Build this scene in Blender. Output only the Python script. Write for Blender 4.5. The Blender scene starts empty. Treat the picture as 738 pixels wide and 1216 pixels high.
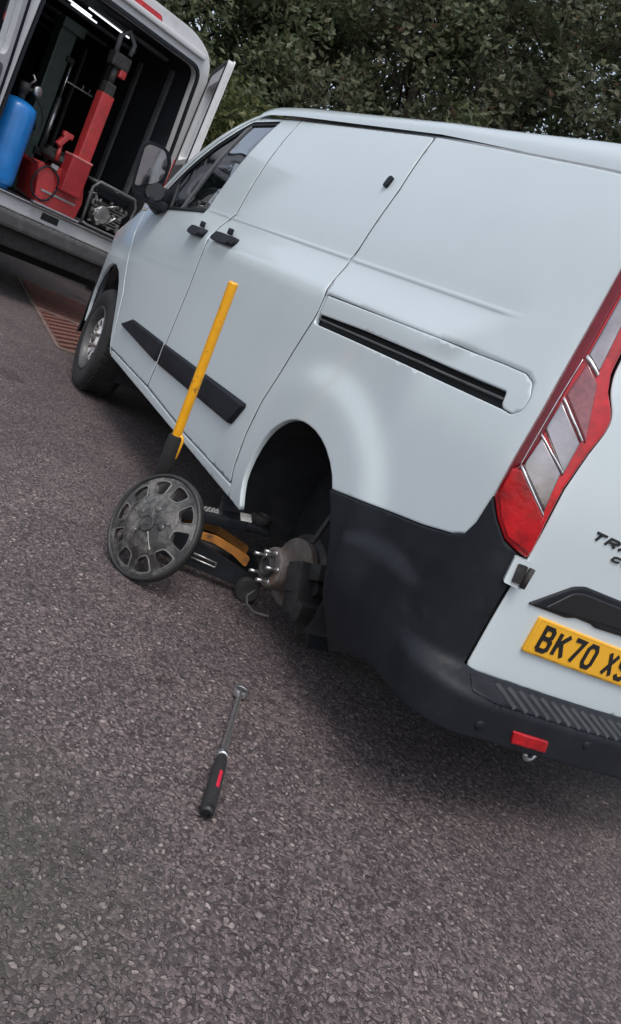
import bpy, bmesh, math, random
from mathutils import Vector, Matrix
from mathutils.geometry import delaunay_2d_cdt
random.seed(7)
SC = bpy.context.scene
COL = SC.collection
PI = math.pi

# ------------------------------------------------------------------ camera
cam_d = bpy.data.cameras.new('camera'); cam = bpy.data.objects.new('camera', cam_d); COL.objects.link(cam)
RX = Vector((-0.43886208, -0.78778162, 0.43220387)); RY = Vector((0.42223242, 0.24378759, 0.87309071)); RF = Vector((0.79317076, -0.56565689, -0.22563781))
m3 = Matrix((RX, RY, -RF)).transposed()
_c = RF.cross(RY)
m3 = Matrix((_c, RY, -RF)).transposed()
cam.matrix_world = Matrix.Translation((-1.2216, 2.4395, 1.1240)) @ m3.to_4x4()
cam_d.sensor_fit = 'VERTICAL'; cam_d.sensor_height = 24.0; cam_d.lens = 24.0 * 930.9 / 1216.0
cam_d.clip_start = 0.05; cam_d.clip_end = 2000
SC.camera = cam
# ------------------------------------------------------------------ world, sun, exposure
SUN_EL, SUN_AZ = math.radians(62), math.radians(148)     # azimuth of the sun measured from +x towards +y
w = bpy.data.worlds.new('World'); SC.world = w; w.use_nodes = True
nt = w.node_tree; nt.nodes.clear()
sky = nt.nodes.new('ShaderNodeTexSky'); sky.sky_type = 'NISHITA'; sky.sun_disc = False
sky.sun_elevation = SUN_EL; sky.sun_rotation = math.radians(90) - SUN_AZ; sky.air_density = 1.0; sky.dust_density = 3.5; sky.ozone_density = 1.0
bg = nt.nodes.new('ShaderNodeBackground'); bg.inputs[1].default_value = 0.15
wo = nt.nodes.new('ShaderNodeOutputWorld')
hs = nt.nodes.new('ShaderNodeHueSaturation'); hs.inputs['Saturation'].default_value = 0.55     # thin overcast
nt.links.new(sky.outputs[0], hs.inputs['Color']); nt.links.new(hs.outputs[0], bg.inputs[0]); nt.links.new(bg.outputs[0], wo.inputs[0])
sl = bpy.data.lights.new('sun', 'SUN'); sl.energy = 0.75; sl.angle = math.radians(25); sl.color = (1, .96, .9)
so = bpy.data.objects.new('sun', sl); COL.objects.link(so)
sd = Vector((math.cos(SUN_EL)*math.cos(SUN_AZ), math.cos(SUN_EL)*math.sin(SUN_AZ), math.sin(SUN_EL)))
so.rotation_euler = sd.to_track_quat('Z', 'Y').to_euler()
SC.view_settings.view_transform = 'Standard'; SC.view_settings.look = 'None'
SC.view_settings.exposure = 0.58; SC.view_settings.gamma = 1.0
SC.render.engine = 'CYCLES'

# ------------------------------------------------------------------ materials
MATS = {}
def mat(name, col=(.5,.5,.5), rough=.5, metal=0, coat=0, var=0, vscale=8, bump=0, bscale=60, spec=.5, emit=None, alpha=None, trans=0, rvar=0, wear=None, wscale=3):
    if name in MATS: return MATS[name]
    m = bpy.data.materials.new(name); m.use_nodes = True; t = m.node_tree; N = t.nodes; L = t.links
    b = N['Principled BSDF']
    b.inputs['Base Color'].default_value = (*col, 1); b.inputs['Roughness'].default_value = rough
    b.inputs['Metallic'].default_value = metal; b.inputs['Coat Weight'].default_value = coat; b.inputs['Coat Roughness'].default_value = .08
    b.inputs['Specular IOR Level'].default_value = spec; b.inputs['Transmission Weight'].default_value = trans
    if emit: b.inputs['Emission Color'].default_value = (*emit[0], 1); b.inputs['Emission Strength'].default_value = emit[1]
    tc = N.new('ShaderNodeTexCoord')
    if var or wear:
        n = N.new('ShaderNodeTexNoise'); n.inputs['Scale'].default_value = vscale; n.inputs['Detail'].default_value = 6; n.inputs['Roughness'].default_value = .65
        L.new(tc.outputs['Object'], n.inputs['Vector'])
        r = N.new('ShaderNodeValToRGB'); r.color_ramp.elements[0].position = .3; r.color_ramp.elements[1].position = .7
        r.color_ramp.elements[0].color = (*[c*(1-var) for c in col], 1); r.color_ramp.elements[1].color = (*[min(1, c*(1+var)) for c in col], 1)
        L.new(n.outputs['Fac'], r.inputs['Fac']); out = r.outputs[0]
        if wear:
            n2 = N.new('ShaderNodeTexNoise'); n2.inputs['Scale'].default_value = wscale; n2.inputs['Detail'].default_value = 9; n2.inputs['Roughness'].default_value = .72
            L.new(tc.outputs['Object'], n2.inputs['Vector'])
            r2 = N.new('ShaderNodeValToRGB'); r2.color_ramp.elements[0].position = wear[1]; r2.color_ramp.elements[1].position = wear[2]
            L.new(n2.outputs['Fac'], r2.inputs['Fac'])
            mx = N.new('ShaderNodeMix'); mx.data_type = 'RGBA'; L.new(r2.outputs[0], mx.inputs['Factor']); L.new(out, mx.inputs['A']); mx.inputs['B'].default_value = (*wear[0], 1)
            out = mx.outputs['Result']
        L.new(out, b.inputs['Base Color'])
    if rvar:
        n3 = N.new('ShaderNodeTexNoise'); n3.inputs['Scale'].default_value = vscale*1.7; n3.inputs['Detail'].default_value = 5
        L.new(tc.outputs['Object'], n3.inputs['Vector'])
        mr = N.new('ShaderNodeMapRange'); mr.inputs['To Min'].default_value = max(0, rough-rvar); mr.inputs['To Max'].default_value = rough+rvar
        L.new(n3.outputs['Fac'], mr.inputs['Value']); L.new(mr.outputs[0], b.inputs['Roughness'])
    if bump:
        n4 = N.new('ShaderNodeTexNoise'); n4.inputs['Scale'].default_value = bscale; n4.inputs['Detail'].default_value = 4
        L.new(tc.outputs['Object'], n4.inputs['Vector'])
        bp = N.new('ShaderNodeBump'); bp.inputs['Strength'].default_value = bump; bp.inputs['Distance'].default_value = .004
        L.new(n4.outputs['Fac'], bp.inputs['Height']); L.new(bp.outputs[0], b.inputs['Normal'])
    MATS[name] = m
    return m
def glass(name, tint=(.35,.4,.42), mix=.25):
    if name in MATS: return MATS[name]
    m = bpy.data.materials.new(name); m.use_nodes = True; t = m.node_tree; N = t.nodes; L = t.links; N.clear()
    o = N.new('ShaderNodeOutputMaterial'); tr = N.new('ShaderNodeBsdfTransparent'); tr.inputs[0].default_value = (*tint, 1)
    g = N.new('ShaderNodeBsdfGlossy'); g.inputs['Roughness'].default_value = .03; g.inputs['Color'].default_value = (.9,.92,.95,1)
    fr = N.new('ShaderNodeFresnel'); fr.inputs['IOR'].default_value = 1.5
    ad = N.new('ShaderNodeMath'); ad.operation = 'ADD'; ad.inputs[1].default_value = mix; ad.use_clamp = True
    mx = N.new('ShaderNodeMixShader'); L.new(fr.outputs[0], ad.inputs[0]); L.new(ad.outputs[0], mx.inputs[0]); L.new(tr.outputs[0], mx.inputs[1]); L.new(g.outputs[0], mx.inputs[2])
    L.new(mx.outputs[0], o.inputs[0]); MATS[name] = m
    return m
WHITE = mat('white_paint', (.53,.60,.625), .24, coat=.8, var=.03, vscale=1.6, rvar=.06)
WHITE2 = mat('white_paint_dusty', (.48,.49,.50), .45, coat=.2, var=.06, vscale=3, wear=((.3,.29,.27), .55, .8), wscale=5)
BLACKP = mat('black_plastic', (.011,.013,.017), .5, var=.25, vscale=7, rvar=.1, bump=.15, bscale=400, wear=((.034,.034,.034), .55, .95), wscale=9, spec=.22)
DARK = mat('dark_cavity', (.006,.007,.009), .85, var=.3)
RUBBER = mat('tyre_rubber', (.011,.011,.012), .8, var=.35, vscale=12, bump=.3, bscale=90, wear=((.035,.032,.03), .5, .9), wscale=9)
GLASS = glass('window_glass', (.44,.50,.50), .30)
GLASSD = glass('dark_window_glass', (.10,.11,.12), .12)
MIRROR = mat('mirror_glass', (.62,.66,.68), .04, metal=1)
REDL = mat('red_lens', (.38,.004,.008), .18, coat=.3, var=.5, vscale=14, bump=.25, bscale=45)
REDD = mat('dark_red_lens', (.13,.006,.012), .18, coat=.25, spec=.3, var=.25, vscale=10)
PINK = mat('smoked_red_lens', (.20,.055,.065), .10, coat=.7, var=.5, vscale=26, bump=.4, bscale=35)
CHROME = mat('lamp_reflector', (.27,.245,.255), .12, metal=.85, coat=.9, var=.4, vscale=6, bump=.5, bscale=9)
CHROMEB = mat('bright_trim', (.60,.60,.61), .18, metal=.9, var=.2, vscale=40)
GAPSHADE = mat('shut_gap_shade', (.012,.012,.013), .8)  # shade of the shut gaps, painted on the door flanges
STEEL = mat('brushed_steel', (.45,.45,.45), .35, metal=.9, var=.3, vscale=30, bump=.2, bscale=120)
SILVER = mat('silver_wheel_paint', (.78,.78,.79), .38, metal=.25, var=.15, vscale=15, wear=((.12,.10,.08), .55, .75), wscale=14)
RUSTY = mat('rusty_iron', (.15,.135,.125), .7, metal=.45, var=.45, vscale=20, bump=.6, bscale=80, wear=((.16,.075,.035), .52, .72), wscale=16)
CAST = mat('cast_iron', (.035,.034,.035), .65, metal=.3, var=.4, vscale=18, bump=.5, bscale=70, wear=((.09,.06,.045), .55, .8), wscale=14)
YELLOW = mat('yellow_paint', (.80,.37,.006), .42, coat=.2, var=.10, vscale=14, wear=((.22,.11,.03), .58, .66), wscale=22)
PLATEY = mat('yellow_plate', (.78,.40,.02), .38, coat=.4, var=.06, vscale=12, wear=((.30,.18,.05), .66, .84), wscale=25)
INK = mat('black_ink', (.008,.008,.009), .45)
FOAM = mat('black_foam', (.012,.012,.013), .85, var=.3, vscale=40, bump=.5, bscale=150)
ORANGE = mat('orange_paint', (.42,.17,.03), .5, var=.3, vscale=18, wear=((.05,.035,.03), .52, .72), wscale=22)
REDP = mat('red_paint', (.36,.030,.032), .42, coat=.3, var=.2, vscale=9, wear=((.12,.03,.03), .55, .75), wscale=12)
BLUEP = mat('blue_paint', (.008,.17,.50), .38, coat=.4, var=.14, vscale=8, wear=((.02,.07,.16), .6, .8), wscale=10)
GREEND = mat('dark_green_paint', (.055,.082,.072), .5, var=.3, vscale=9)
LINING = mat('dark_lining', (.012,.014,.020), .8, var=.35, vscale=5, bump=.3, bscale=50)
HUBCAP = mat('worn_hubcap_plastic', (.030,.029,.029), .28, var=.45, vscale=11, rvar=.12, bump=.25, bscale=120, wear=((.21,.20,.185), .46, .66), wscale=7)
LAMP = mat('led_strip', (.9,.9,.9), .4, emit=((.85,.92,1), 1.0))
GREYT = mat('grey_trim', (.10,.105,.11), .5, var=.25, vscale=12)

# ------------------------------------------------------------------ object helpers
def tag(o, label=None, cat=None, group=None, kind=None):
    if label: o['label'] = label
    if cat: o['category'] = cat
    if group: o['group'] = group
    if kind: o['kind'] = kind
    return o
def empty(name, M=None, **k):
    o = bpy.data.objects.new(name, None); COL.objects.link(o); o.empty_display_size = .2
    if M is not None: o.matrix_world = M
    return tag(o, **k)
class MB:
    """collects shapes, then links them as one mesh object"""
    def __init__(s): s.v = []; s.f = []; s.sm = []
    def add(s, vs, fs, smooth=False):
        b = len(s.v); s.v += [tuple(v) for v in vs]; s.f += [tuple(i+b for i in f) for f in fs]; s.sm += [smooth]*len(fs); return s
    def box(s, c, d, R=None, bev=0):
        x, y, z = [q/2 for q in d]
        if bev:
            bm = bmesh.new(); bmesh.ops.create_cube(bm, size=1)
            bmesh.ops.scale(bm, vec=d, verts=bm.verts)
            bmesh.ops.bevel(bm, geom=bm.edges[:], offset=bev, segments=2, affect='EDGES', profile=.6)
            bm.verts.index_update(); vs = [v.co.copy() for v in bm.verts]; fs = [[v.index for v in f.verts] for f in bm.faces]; bm.free()
        else:
            vs = [Vector((i*x, j*y, k*z)) for i in (-1,1) for j in (-1,1) for k in (-1,1)]
            fs = [(0,1,3,2),(4,6,7,5),(0,4,5,1),(2,3,7,6),(0,2,6,4),(1,5,7,3)]
        if R is not None: vs = [R @ v for v in vs]
        c = Vector(c); return s.add([v+c for v in vs], fs)
    def tube(s, pts, r, n=10, cap=True, smooth=True):
        pts = [Vector(p) for p in pts]; rs = r if isinstance(r, (list, tuple)) else [r]*len(pts)
        vs = []; fs = []; up = None
        for i, p in enumerate(pts):
            t = (pts[min(i+1, len(pts)-1)] - pts[max(i-1, 0)]).normalized()
            if up is None: up = t.orthogonal().normalized()
            up = (up - t*up.dot(t)).normalized(); q = t.cross(up)
            vs += [p + rs[i]*(math.cos(2*PI*k/n)*up + math.sin(2*PI*k/n)*q) for k in range(n)]
        for i in range(len(pts)-1):
            for k in range(n): fs.append((i*n+k, i*n+(k+1) % n, (i+1)*n+(k+1) % n, (i+1)*n+k))
        s.add(vs, fs, smooth)
        if cap:
            b = len(s.v)-len(vs); s.f += [tuple(b+k for k in reversed(range(n))), tuple(b+(len(pts)-1)*n+k for k in range(n))]; s.sm += [False, False]
        return s
    def lathe(s, prof, n=40, o=(0,0,0), ax=(0,0,1), smooth=True):
        """prof: (radius, height along ax)"""
        a = Vector(ax).normalized(); u = a.orthogonal().normalized(); q = a.cross(u); o = Vector(o); vs = []; fs = []
        for r, h in prof:
            vs += [o + a*h + r*(math.cos(2*PI*k/n)*u + math.sin(2*PI*k/n)*q) for k in range(n)]
        for i in range(len(prof)-1):
            for k in range(n): fs.append((i*n+k, i*n+(k+1) % n, (i+1)*n+(k+1) % n, (i+1)*n+k))
        return s.add(vs, fs, smooth)
    def build(s, name, m, parent=None, M=None, sharp=None):
        me = bpy.data.meshes.new(name)
        me.from_pydata([tuple(M @ Vector(v)) for v in s.v] if M is not None else s.v, [], s.f)
        me.polygons.foreach_set('use_smooth', s.sm); me.materials.append(m); me.update()
        if sharp: me.set_sharp_from_angle(angle=math.radians(sharp))
        o = bpy.data.objects.new(name, me); COL.objects.link(o)
        if parent: o.parent = parent
        return o
def densify(P, d):
    out = []
    for i in range(len(P)):
        a, b = P[i], P[(i+1) % len(P)]; n = max(1, int(math.ceil(math.dist(a, b)/d)))
        out += [(a[0]+(b[0]-a[0])*k/n, a[1]+(b[1]-a[1])*k/n) for k in range(n)]
    return out
def area(P): return .5*sum(P[i][0]*P[(i+1) % len(P)][1]-P[(i+1) % len(P)][0]*P[i][1] for i in range(len(P)))
def rounded(P, r, n=4):
    out = []
    for i in range(len(P)):
        a, b, c = Vector(P[i-1]), Vector(P[i]), Vector(P[(i+1) % len(P)])
        u, v = a-b, c-b
        if u.length < 1e-6 or v.length < 1e-6: continue
        if u.normalized().dot(v.normalized()) < -.985: out.append(tuple(b)); continue
        d = min(r, u.length*.48, v.length*.48); p, q = b+u.normalized()*d, b+v.normalized()*d
        for k in range(n+1):
            t = k/n; out.append(tuple((1-t)**2*p + 2*t*(1-t)*b + t*t*q))
    return out
def inset(P, d):
    if area(P) < 0: P = P[::-1]
    n = len(P); out = []
    for i in range(n):
        a, b, c = Vector(P[i-1]), Vector(P[i]), Vector(P[(i+1) % n])
        u = (b-a).normalized(); v = (c-b).normalized()
        nn = Vector((-u.y-v.y, u.x+v.x)); l = nn.length
        if l < 1e-6: out.append(tuple(b)); continue
        nn /= l; k = max(.45, nn.dot(Vector((-u.y, u.x)))); out.append(tuple(b+nn*(d/k)))
    return out
def inside(p, P):
    c = False; x, y = p; j = len(P)-1
    for i in range(len(P)):
        xi, yi = P[i]; xj, yj = P[j]
        if (yi > y) != (yj > y) and x < (xj-xi)*(y-yi)/(yj-yi)+xi: c = not c
        j = i
    return c
def segdist(p, P):
    px, py = p; best = 9
    for i in range(len(P)):
        ax, ay = P[i]; bx, by = P[(i+1) % len(P)]; dx, dy = bx-ax, by-ay; l = dx*dx+dy*dy
        t = 0 if l == 0 else max(0, min(1, ((px-ax)*dx+(py-ay)*dy)/l)); e = math.hypot(px-ax-t*dx, py-ay-t*dy)
        if e < best: best = e
    return best
def tri_fill(loops, pts=(), lines=()):
    vs = []; ed = []
    for P in loops:
        b = len(vs); vs += [Vector(p) for p in P]; ed += [(b+i, b+(i+1) % len(P)) for i in range(len(P))]
    vs += [Vector(p) for p in pts]
    for P in lines:
        b = len(vs); vs += [Vector(p) for p in P]; ed += [(b+i, b+i+1) for i in range(len(P)-1)]
    ov, oe, of, *_ = delaunay_2d_cdt(vs, ed, [], 0, 1e-7)
    T = []
    for f in of:
        c = sum((ov[i] for i in f), Vector((0,0)))/len(f)
        if inside(c, loops[0]) and not any(inside(c, h) for h in loops[1:]): T.append(tuple(f))
    return ov, T
def normal_of(S, s, z):
    e = 1e-3; a = Vector(S(s+e, z))-Vector(S(s-e, z)); b = Vector(S(s, z+e))-Vector(S(s, z-e))
    n = b.cross(a)
    return n.normalized() if n.length > 0 else Vector((0,1,0))
def panel(name, outer, S, m, parent, holes=(), gap=.003, depth=.02, ds=.05, dz=.03, off=0, corner=0, flange=True, mirror=False, M=None, ring=.005, edge=.0016, rows=(), seal=False):
    """sheet over the parametric skin S(s,z) with rolled edges, bounded by outer and holes"""
    if area(outer) < 0: outer = outer[::-1]
    if corner: outer = rounded(outer, corner)
    big = min(ds, .03)
    outs = [inset(densify(outer, big), gap)]
    for h in holes:
        if area(h) < 0: h = h[::-1]
        if corner: h = rounded(h, corner)
        outs.append(inset(densify(h, big), -gap))
    top = [inset(outs[0], edge)] + [inset(h, -edge) for h in outs[1:]]
    pts = []
    if ring: pts = [p for p in inset(outs[0], edge+ring)] + [p for h in outs[1:] for p in inset(h, -edge-ring)]
    x0 = min(p[0] for p in outer); x1 = max(p[0] for p in outer); z0 = min(p[1] for p in outer); z1 = max(p[1] for p in outer)
    pts = [p for p in pts if inside(p, top[0]) and not any(inside(p, h) for h in top[1:]) and min(segdist(p, q) for q in top) > ring*.5]
    nx = max(1, int((x1-x0)/ds)); nz = max(1, int((z1-z0)/dz)); cl = max(.35*min(ds, dz), ring*1.8)
    for i in range(nx+1):
        for j in range(nz+1):
            p = (x0+(x1-x0)*(i+.5*(j % 2))/nx, z0+(z1-z0)*j/nz)
            if inside(p, top[0]) and not any(inside(p, h) for h in top[1:]) and min(segdist(p, q) for q in top) > cl: pts.append(p)
    lines = []
    for zr in rows:
        ln = []
        for i in range(int((x1-x0)/.02)+2):
            p = (x0+.02*i, zr)
            if inside(p, top[0]) and not any(inside(p, h) for h in top[1:]) and min(segdist(p, q) for q in top) > .008: ln.append(p)
            else:
                if len(ln) > 1: lines.append(ln)
                ln = []
        if len(ln) > 1: lines.append(ln)
    if rows: pts = [p for p in pts if min(abs(p[1]-zr) for zr in rows) > .007]
    ov, T = tri_fill(top, pts, lines)
    sg = -1 if mirror else 1
    def at(p, d):
        v = Vector(S(p[0], p[1])) + normal_of(S, p[0], p[1])*(off-d); v.y *= sg; return v
    nshade = set(); vs = [at(p, 0) for p in ov]; fs = [t[::-1] if not mirror else t for t in T]
    if flange:
        ntop = 0
        for li, (a, b) in enumerate(zip(top, outs)):
            n = len(a); base = ntop; ntop += n
            r1 = len(vs); vs += [at(p, edge) for p in b]; r2 = len(vs); vs += [at(p, depth) for p in b]
            for i in range(n):
                k = (i+1) % n
                for A, B in ((base, r1), (r1, r2)):
                    q = (A+i, A+k, B+k, B+i)
                    fl = (li > 0) != mirror
                    if A == r1: nshade.add(len(fs))
                    fs.append(q if not fl else q[::-1])
    mb = MB(); mb.add(vs, [f for f in fs], True)
    # the outward side of every face is checked against the skin normal only for the sheet
    o = mb.build(name, m, parent, M)
    if seal and flange:  # deep flange faces coloured dark so the shut gaps look shaded
        o.data.materials.append(GAPSHADE)
        for q in nshade: o.data.polygons[q].material_index = 1
    return o
def prism(mb, P, f0, f1, holes=()):
    """closed prism between two maps of the 2-D outline P"""
    if area(P) < 0: P = P[::-1]
    H = [h if area(h) > 0 else h[::-1] for h in holes]
    loops = [P]+H; ov, T = tri_fill(loops); n = len(ov)
    vs = [f0(p) for p in ov]+[f1(p) for p in ov]
    fs = [t[::-1] for t in T]+[tuple(i+n for i in t) for t in T]
    b = 0
    for li, L in enumerate(loops):
        for i in range(len(L)):
            k = (i+1) % len(L); q = (b+i, b+k, b+k+n, b+i+n); fs.append(q if li == 0 else q[::-1])
        b += len(L)
    return mb.add(vs, fs)
def circ(cx, cy, r, n=24, a0=0): return [(cx+r*math.cos(a0+2*PI*k/n), cy+r*math.sin(a0+2*PI*k/n)) for k in range(n)]
def frame_M(o, y_axis, z_axis=(0,0,1)):
    y = Vector(y_axis).normalized(); z = Vector(z_axis); x = y.cross(z).normalized(); z = x.cross(y).normalized()
    M = Matrix((x, y, z)).transposed().to_4x4(); M.translation = Vector(o); return M

# ------------------------------------------------------------------ skin of the white panel van (x forward, y to its left, z up; metres)
def sst(a, b, v):
    t = max(0, min(1, (v-a)/(b-a))); return t*t*(3-2*t)
def herm(T):
    n = len(T); X = [t[0] for t in T]; Y = [t[1] for t in T]
    D = [(Y[i+1]-Y[i])/(X[i+1]-X[i]) for i in range(n-1)]
    Mm = [D[0]]+[0 if D[i-1]*D[i] <= 0 else 2*D[i-1]*D[i]/(D[i-1]+D[i]) for i in range(1, n-1)]+[D[-1]]
    def f(z):
        if z <= X[0]: return Y[0]+Mm[0]*(z-X[0])
        if z >= X[-1]: return Y[-1]+Mm[-1]*(z-X[-1])
        for i in range(n-1):
            if z <= X[i+1]:
                h = X[i+1]-X[i]; t = (z-X[i])/h; t2 = t*t; t3 = t2*t
                return (2*t3-3*t2+1)*Y[i]+(t3-2*t2+t)*h*Mm[i]+(-2*t3+3*t2)*Y[i+1]+(t3-t2)*h*Mm[i+1]
    return f
PA = herm([(.20,.900),(.28,.940),(.36,.958),(.5,.968),(.7,.976),(.95,.980),(1.05,.983),(1.17,.985),(1.205,.984),(1.222,.979),(1.24,.971),(1.333,.9315),(1.342,.9295),(1.349,.9320),(1.356,.9275),(1.364,.9265),(1.40,.924),(1.6,.893),(1.78,.845),(1.86,.815),(1.91,.790)])
PC = herm([(.20,.900),(.28,.940),(.36,.958),(.5,.968),(.7,.976),(.95,.980),(1.03,.979),(1.09,.974),(1.32,.936),(1.36,.9295),(1.40,.924),(1.6,.893),(1.78,.845),(1.86,.815),(1.91,.790)])
PB = herm([(.20,.900),(.28,.940),(.36,.958),(.5,.968),(.7,.976),(.95,.975),(1.15,.962),(1.30,.942),(1.40,.926),(1.6,.893),(1.78,.845),(1.86,.815),(1.91,.790)])
RC, XC = .15, .19
def side_y(x, z):
    b = sst(.50-1.0*max(-.05, min(.14, z-1.22)), .64-1.0*max(-.05, min(.14, z-1.22)), x); y = PB(z)+(PA(z)-PB(z))*b
    if x > 2.5: y += (PC(z)-PA(z))*sst(2.5, 3.4, x)
    if x > 3.3: y -= .16*max(0, (x-3.3)/1.67)**2.6 + 1.2*max(0, x-4.38)**2
    d = math.hypot(x-1.03, z-.36)                                   # swelling round the rear arch
    y += .022*(1-sst(.525, .655, d))*sst(.25, .5, z)*(1-.75*sst(1.05, 1.4, x))
    return y
def body(s, z):
    W = side_y(max(s, XC), z); lean = .10*max(0, (z-.9))**1.2
    if s >= XC: x, y = s, W
    else:
        th = (XC-s)/RC
        if th < PI/2: x = XC-RC*math.sin(th); y = W-RC+RC*math.cos(th)
        else:
            d = RC*(th-PI/2); y = W-RC-d; q = min(1.5, d/.8); x = XC-RC-.035*q*(2-q)
    return (x+lean*(1-sst(.05, .6, s)), y, z)
def Dz(x): return .03*min(1.3, x-1.36) if x > 1.36 else -.075*(1.36-x)
def G(x): return 1.868+Dz(x)
SEC = [(.806,1.878),(.795,1.905),(.770,1.932),(.72,1.950),(.6,1.966),(.3,1.983),(0,1.988)]
def roofsk(x, t):                    # t 0..1 from the left gutter to the right one
    u = abs(t-.5)*2; sg = 1 if t < .5 else -1
    k = (1-u); T = [0, .06, .13, .22, .38, .68, 1.0]
    for i in range(6):
        if k <= T[i+1] or i == 5:
            f = (k-T[i])/(T[i+1]-T[i]); y = SEC[i][0]+(SEC[i+1][0]-SEC[i][0])*f; z = SEC[i][1]+(SEC[i+1][1]-SEC[i][1])*f; break
    return (x, y*sg, 1.878+(z-1.878)*(1+.42*sst(1.4, .4, x))+Dz(x))

VM = Matrix.Translation((-2.5, 0, 0))
van = empty('panel_van', Matrix.Translation((2.5, 0, 0)), label='white panel van jacked up with its rear wheel off, yellow plate on the back door', cat='van')
def vp(name, outer, m, parent=None, S=body, **k): return panel(name, outer, S, m, parent or van, M=VM, **k)

CREASE = (1.20,1.213,1.224,1.236,1.330,1.338,1.343,1.349,1.355,1.362)
SF = [(2.60,1.902),(2.578,1.85),(2.556,1.37),(2.60,1.336),(2.632,1.29),(2.618,1.06),(2.615,.95),(2.622,.65),(2.66,.408)]
SR = [(1.391,1.864),(1.345,1.63),(1.360,1.385),(1.374,1.35),(1.364,1.262),(1.335,1.19),(1.332,1.118),(1.385,.95),(1.438,.733),(1.452,.583),(1.440,.44),(1.418,.386)]
slider = SF[::-1] + [(2.2,G(2.2)-.004),(1.8,G(1.8)-.004)] + SR + [(2.0,.383)]
# --- sliding door
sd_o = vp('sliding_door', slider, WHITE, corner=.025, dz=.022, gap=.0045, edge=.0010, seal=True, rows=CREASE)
# --- rear quarter with the slide rail let into it
TLL = [(.165,1.72),(.163,1.538),(.155,1.365),(.148,1.162),(.152,1.03),(.154,.915)]
CLAD = [(.154,.915),(.160,.834),(.174,.793),(.218,.771),(.328,.741),(.522,.701),(.752,.653)]
ARCH = [(.752,.653),(.785,.688),(.830,.720),(.880,.745),(.93,.762),(.984,.772),(1.03,.774),(1.072,.772),(1.12,.763),(1.165,.748),(1.205,.728),(1.240,.702),(1.272,.672),(1.298,.633),(1.318,.585),(1.330,.533),(1.333,.48),(1.328,.437),(1.312,.395),(1.29,.354)]
RAILP = [(1.325,1.197),(1.0,1.203),(.363,1.219),(.263,1.219),(.225,1.205),(.205,1.170),(.208,1.133),(.235,1.113),(.275,1.115),(1.0,1.098),(1.325,1.088)]
quarter = [(.16,G(.17)-.004),(.6,G(.6)-.004),(1.0,G(1.0)-.004)] + [SR[0]]
quarter = SR[::-1] + [(1.0,G(1.0)-.004),(.6,G(.6)-.004),(.17,G(.17)-.004)] + TLL + CLAD[1:] + ARCH[1:] + [(1.285,.331),(1.405,.336)]
qp = vp('quarter_panel', quarter, WHITE, holes=[rounded(RAILP, .012)], ds=.045, dz=.022, gap=.0025, edge=.0012, rows=CREASE)
vp('rail_cover', rounded([(1.318,1.195)]+RAILP[1:6]+[(.206,1.15),(.208,1.133),(.235,1.113),(.272,1.115),(.285,1.124),(.292,1.158),(1.0,1.140),(1.318,1.124)], .008), WHITE, qp, ds=.04, dz=.02, gap=.0005, edge=.001)
vp('rail_channel', [(1.322,1.127),(.29,1.162),(.277,1.115),(1.0,1.098),(1.322,1.088)], DARK, qp, off=-.022, flange=False, gap=0)
vp('slide_rail', [(1.322,1.112),(.30,1.142),(.30,1.135),(1.322,1.105)], GREYT, qp, off=-.008, gap=0, depth=.012)
lk = MB(); prism(lk, rounded([(1.425,1.632),(1.452,1.632),(1.452,1.676),(1.425,1.676)], .012), lambda p: Vector(body(*p)), lambda p: Vector(body(*p))+Vector((0,.012,.002)))
lk.build('lock_cover', BLACKP, sd_o, VM)
# --- front door with window
DW = [(2.945,1.338),(2.80,1.884),(3.13,1.866),(3.36,1.705),(3.57,1.525),(3.79,1.305),(3.775,1.25),(3.4,1.292)]
DF = [(3.09,1.905),(3.175,1.872),(3.39,1.722),(3.60,1.542),(3.82,1.32),(3.90,1.215),(3.86,1.09),(3.745,.895),(3.59,.72),(3.51,.55),(3.475,.405)]
door = SF[::-1] + [(2.85,G(2.85)-.003)] + DF
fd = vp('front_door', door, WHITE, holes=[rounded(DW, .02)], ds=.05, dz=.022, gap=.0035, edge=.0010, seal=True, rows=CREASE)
vp('window_frame', [q for q in rounded(inset(DW, .001), .02)], BLACKP, fd, holes=[rounded(inset(DW, .016), .02)], off=-.006, gap=0, ds=.1, dz=.1, depth=.012)
gl = [(2.955,1.348),(2.815,1.874),(3.11,1.858),(3.30,1.385),(3.34,1.305)]
vp('window_glass', gl, GLASS, fd, off=-.014, gap=0, flange=False, ds=.08, dz=.08, ring=0)
vp('quarter_glass', [(3.32,1.30),(3.155,1.845),(3.34,1.705),(3.55,1.525),(3.60,1.44),(3.50,1.29)], GLASSD, fd, off=-.014, gap=0, flange=False, ds=.08, dz=.08, ring=0)
vp('glass_divider', [(3.312,1.30),(3.118,1.862),(3.15,1.862),(3.345,1.30)], GREYT, fd, off=-.006, gap=0, ds=.1, dz=.05, depth=.01)
vp('mirror_sail', [(3.50,1.285),(3.60,1.44),(3.56,1.53),(3.79,1.285),(3.77,1.257)], BLACKP, fd, off=-.004, gap=0, ds=.08, dz=.05, depth=.012)
vp('belt_seal', [(2.95,1.340),(3.4,1.296),(3.77,1.255),(3.77,1.243),(3.4,1.282),(2.95,1.326)], BLACKP, fd, off=.006, gap=0, ds=.08, dz=.05, depth=.008)
vp('a_pillar', [(3.0,1.911),(3.094,1.909),(3.180,1.876),(3.396,1.726),(3.606,1.546),(3.826,1.324),(3.906,1.222),(3.99,1.228),(3.87,1.345),(3.65,1.570),(3.43,1.755),(3.20,1.904),(3.08,1.945)], WHITE, ds=.05, dz=.05)
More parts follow.
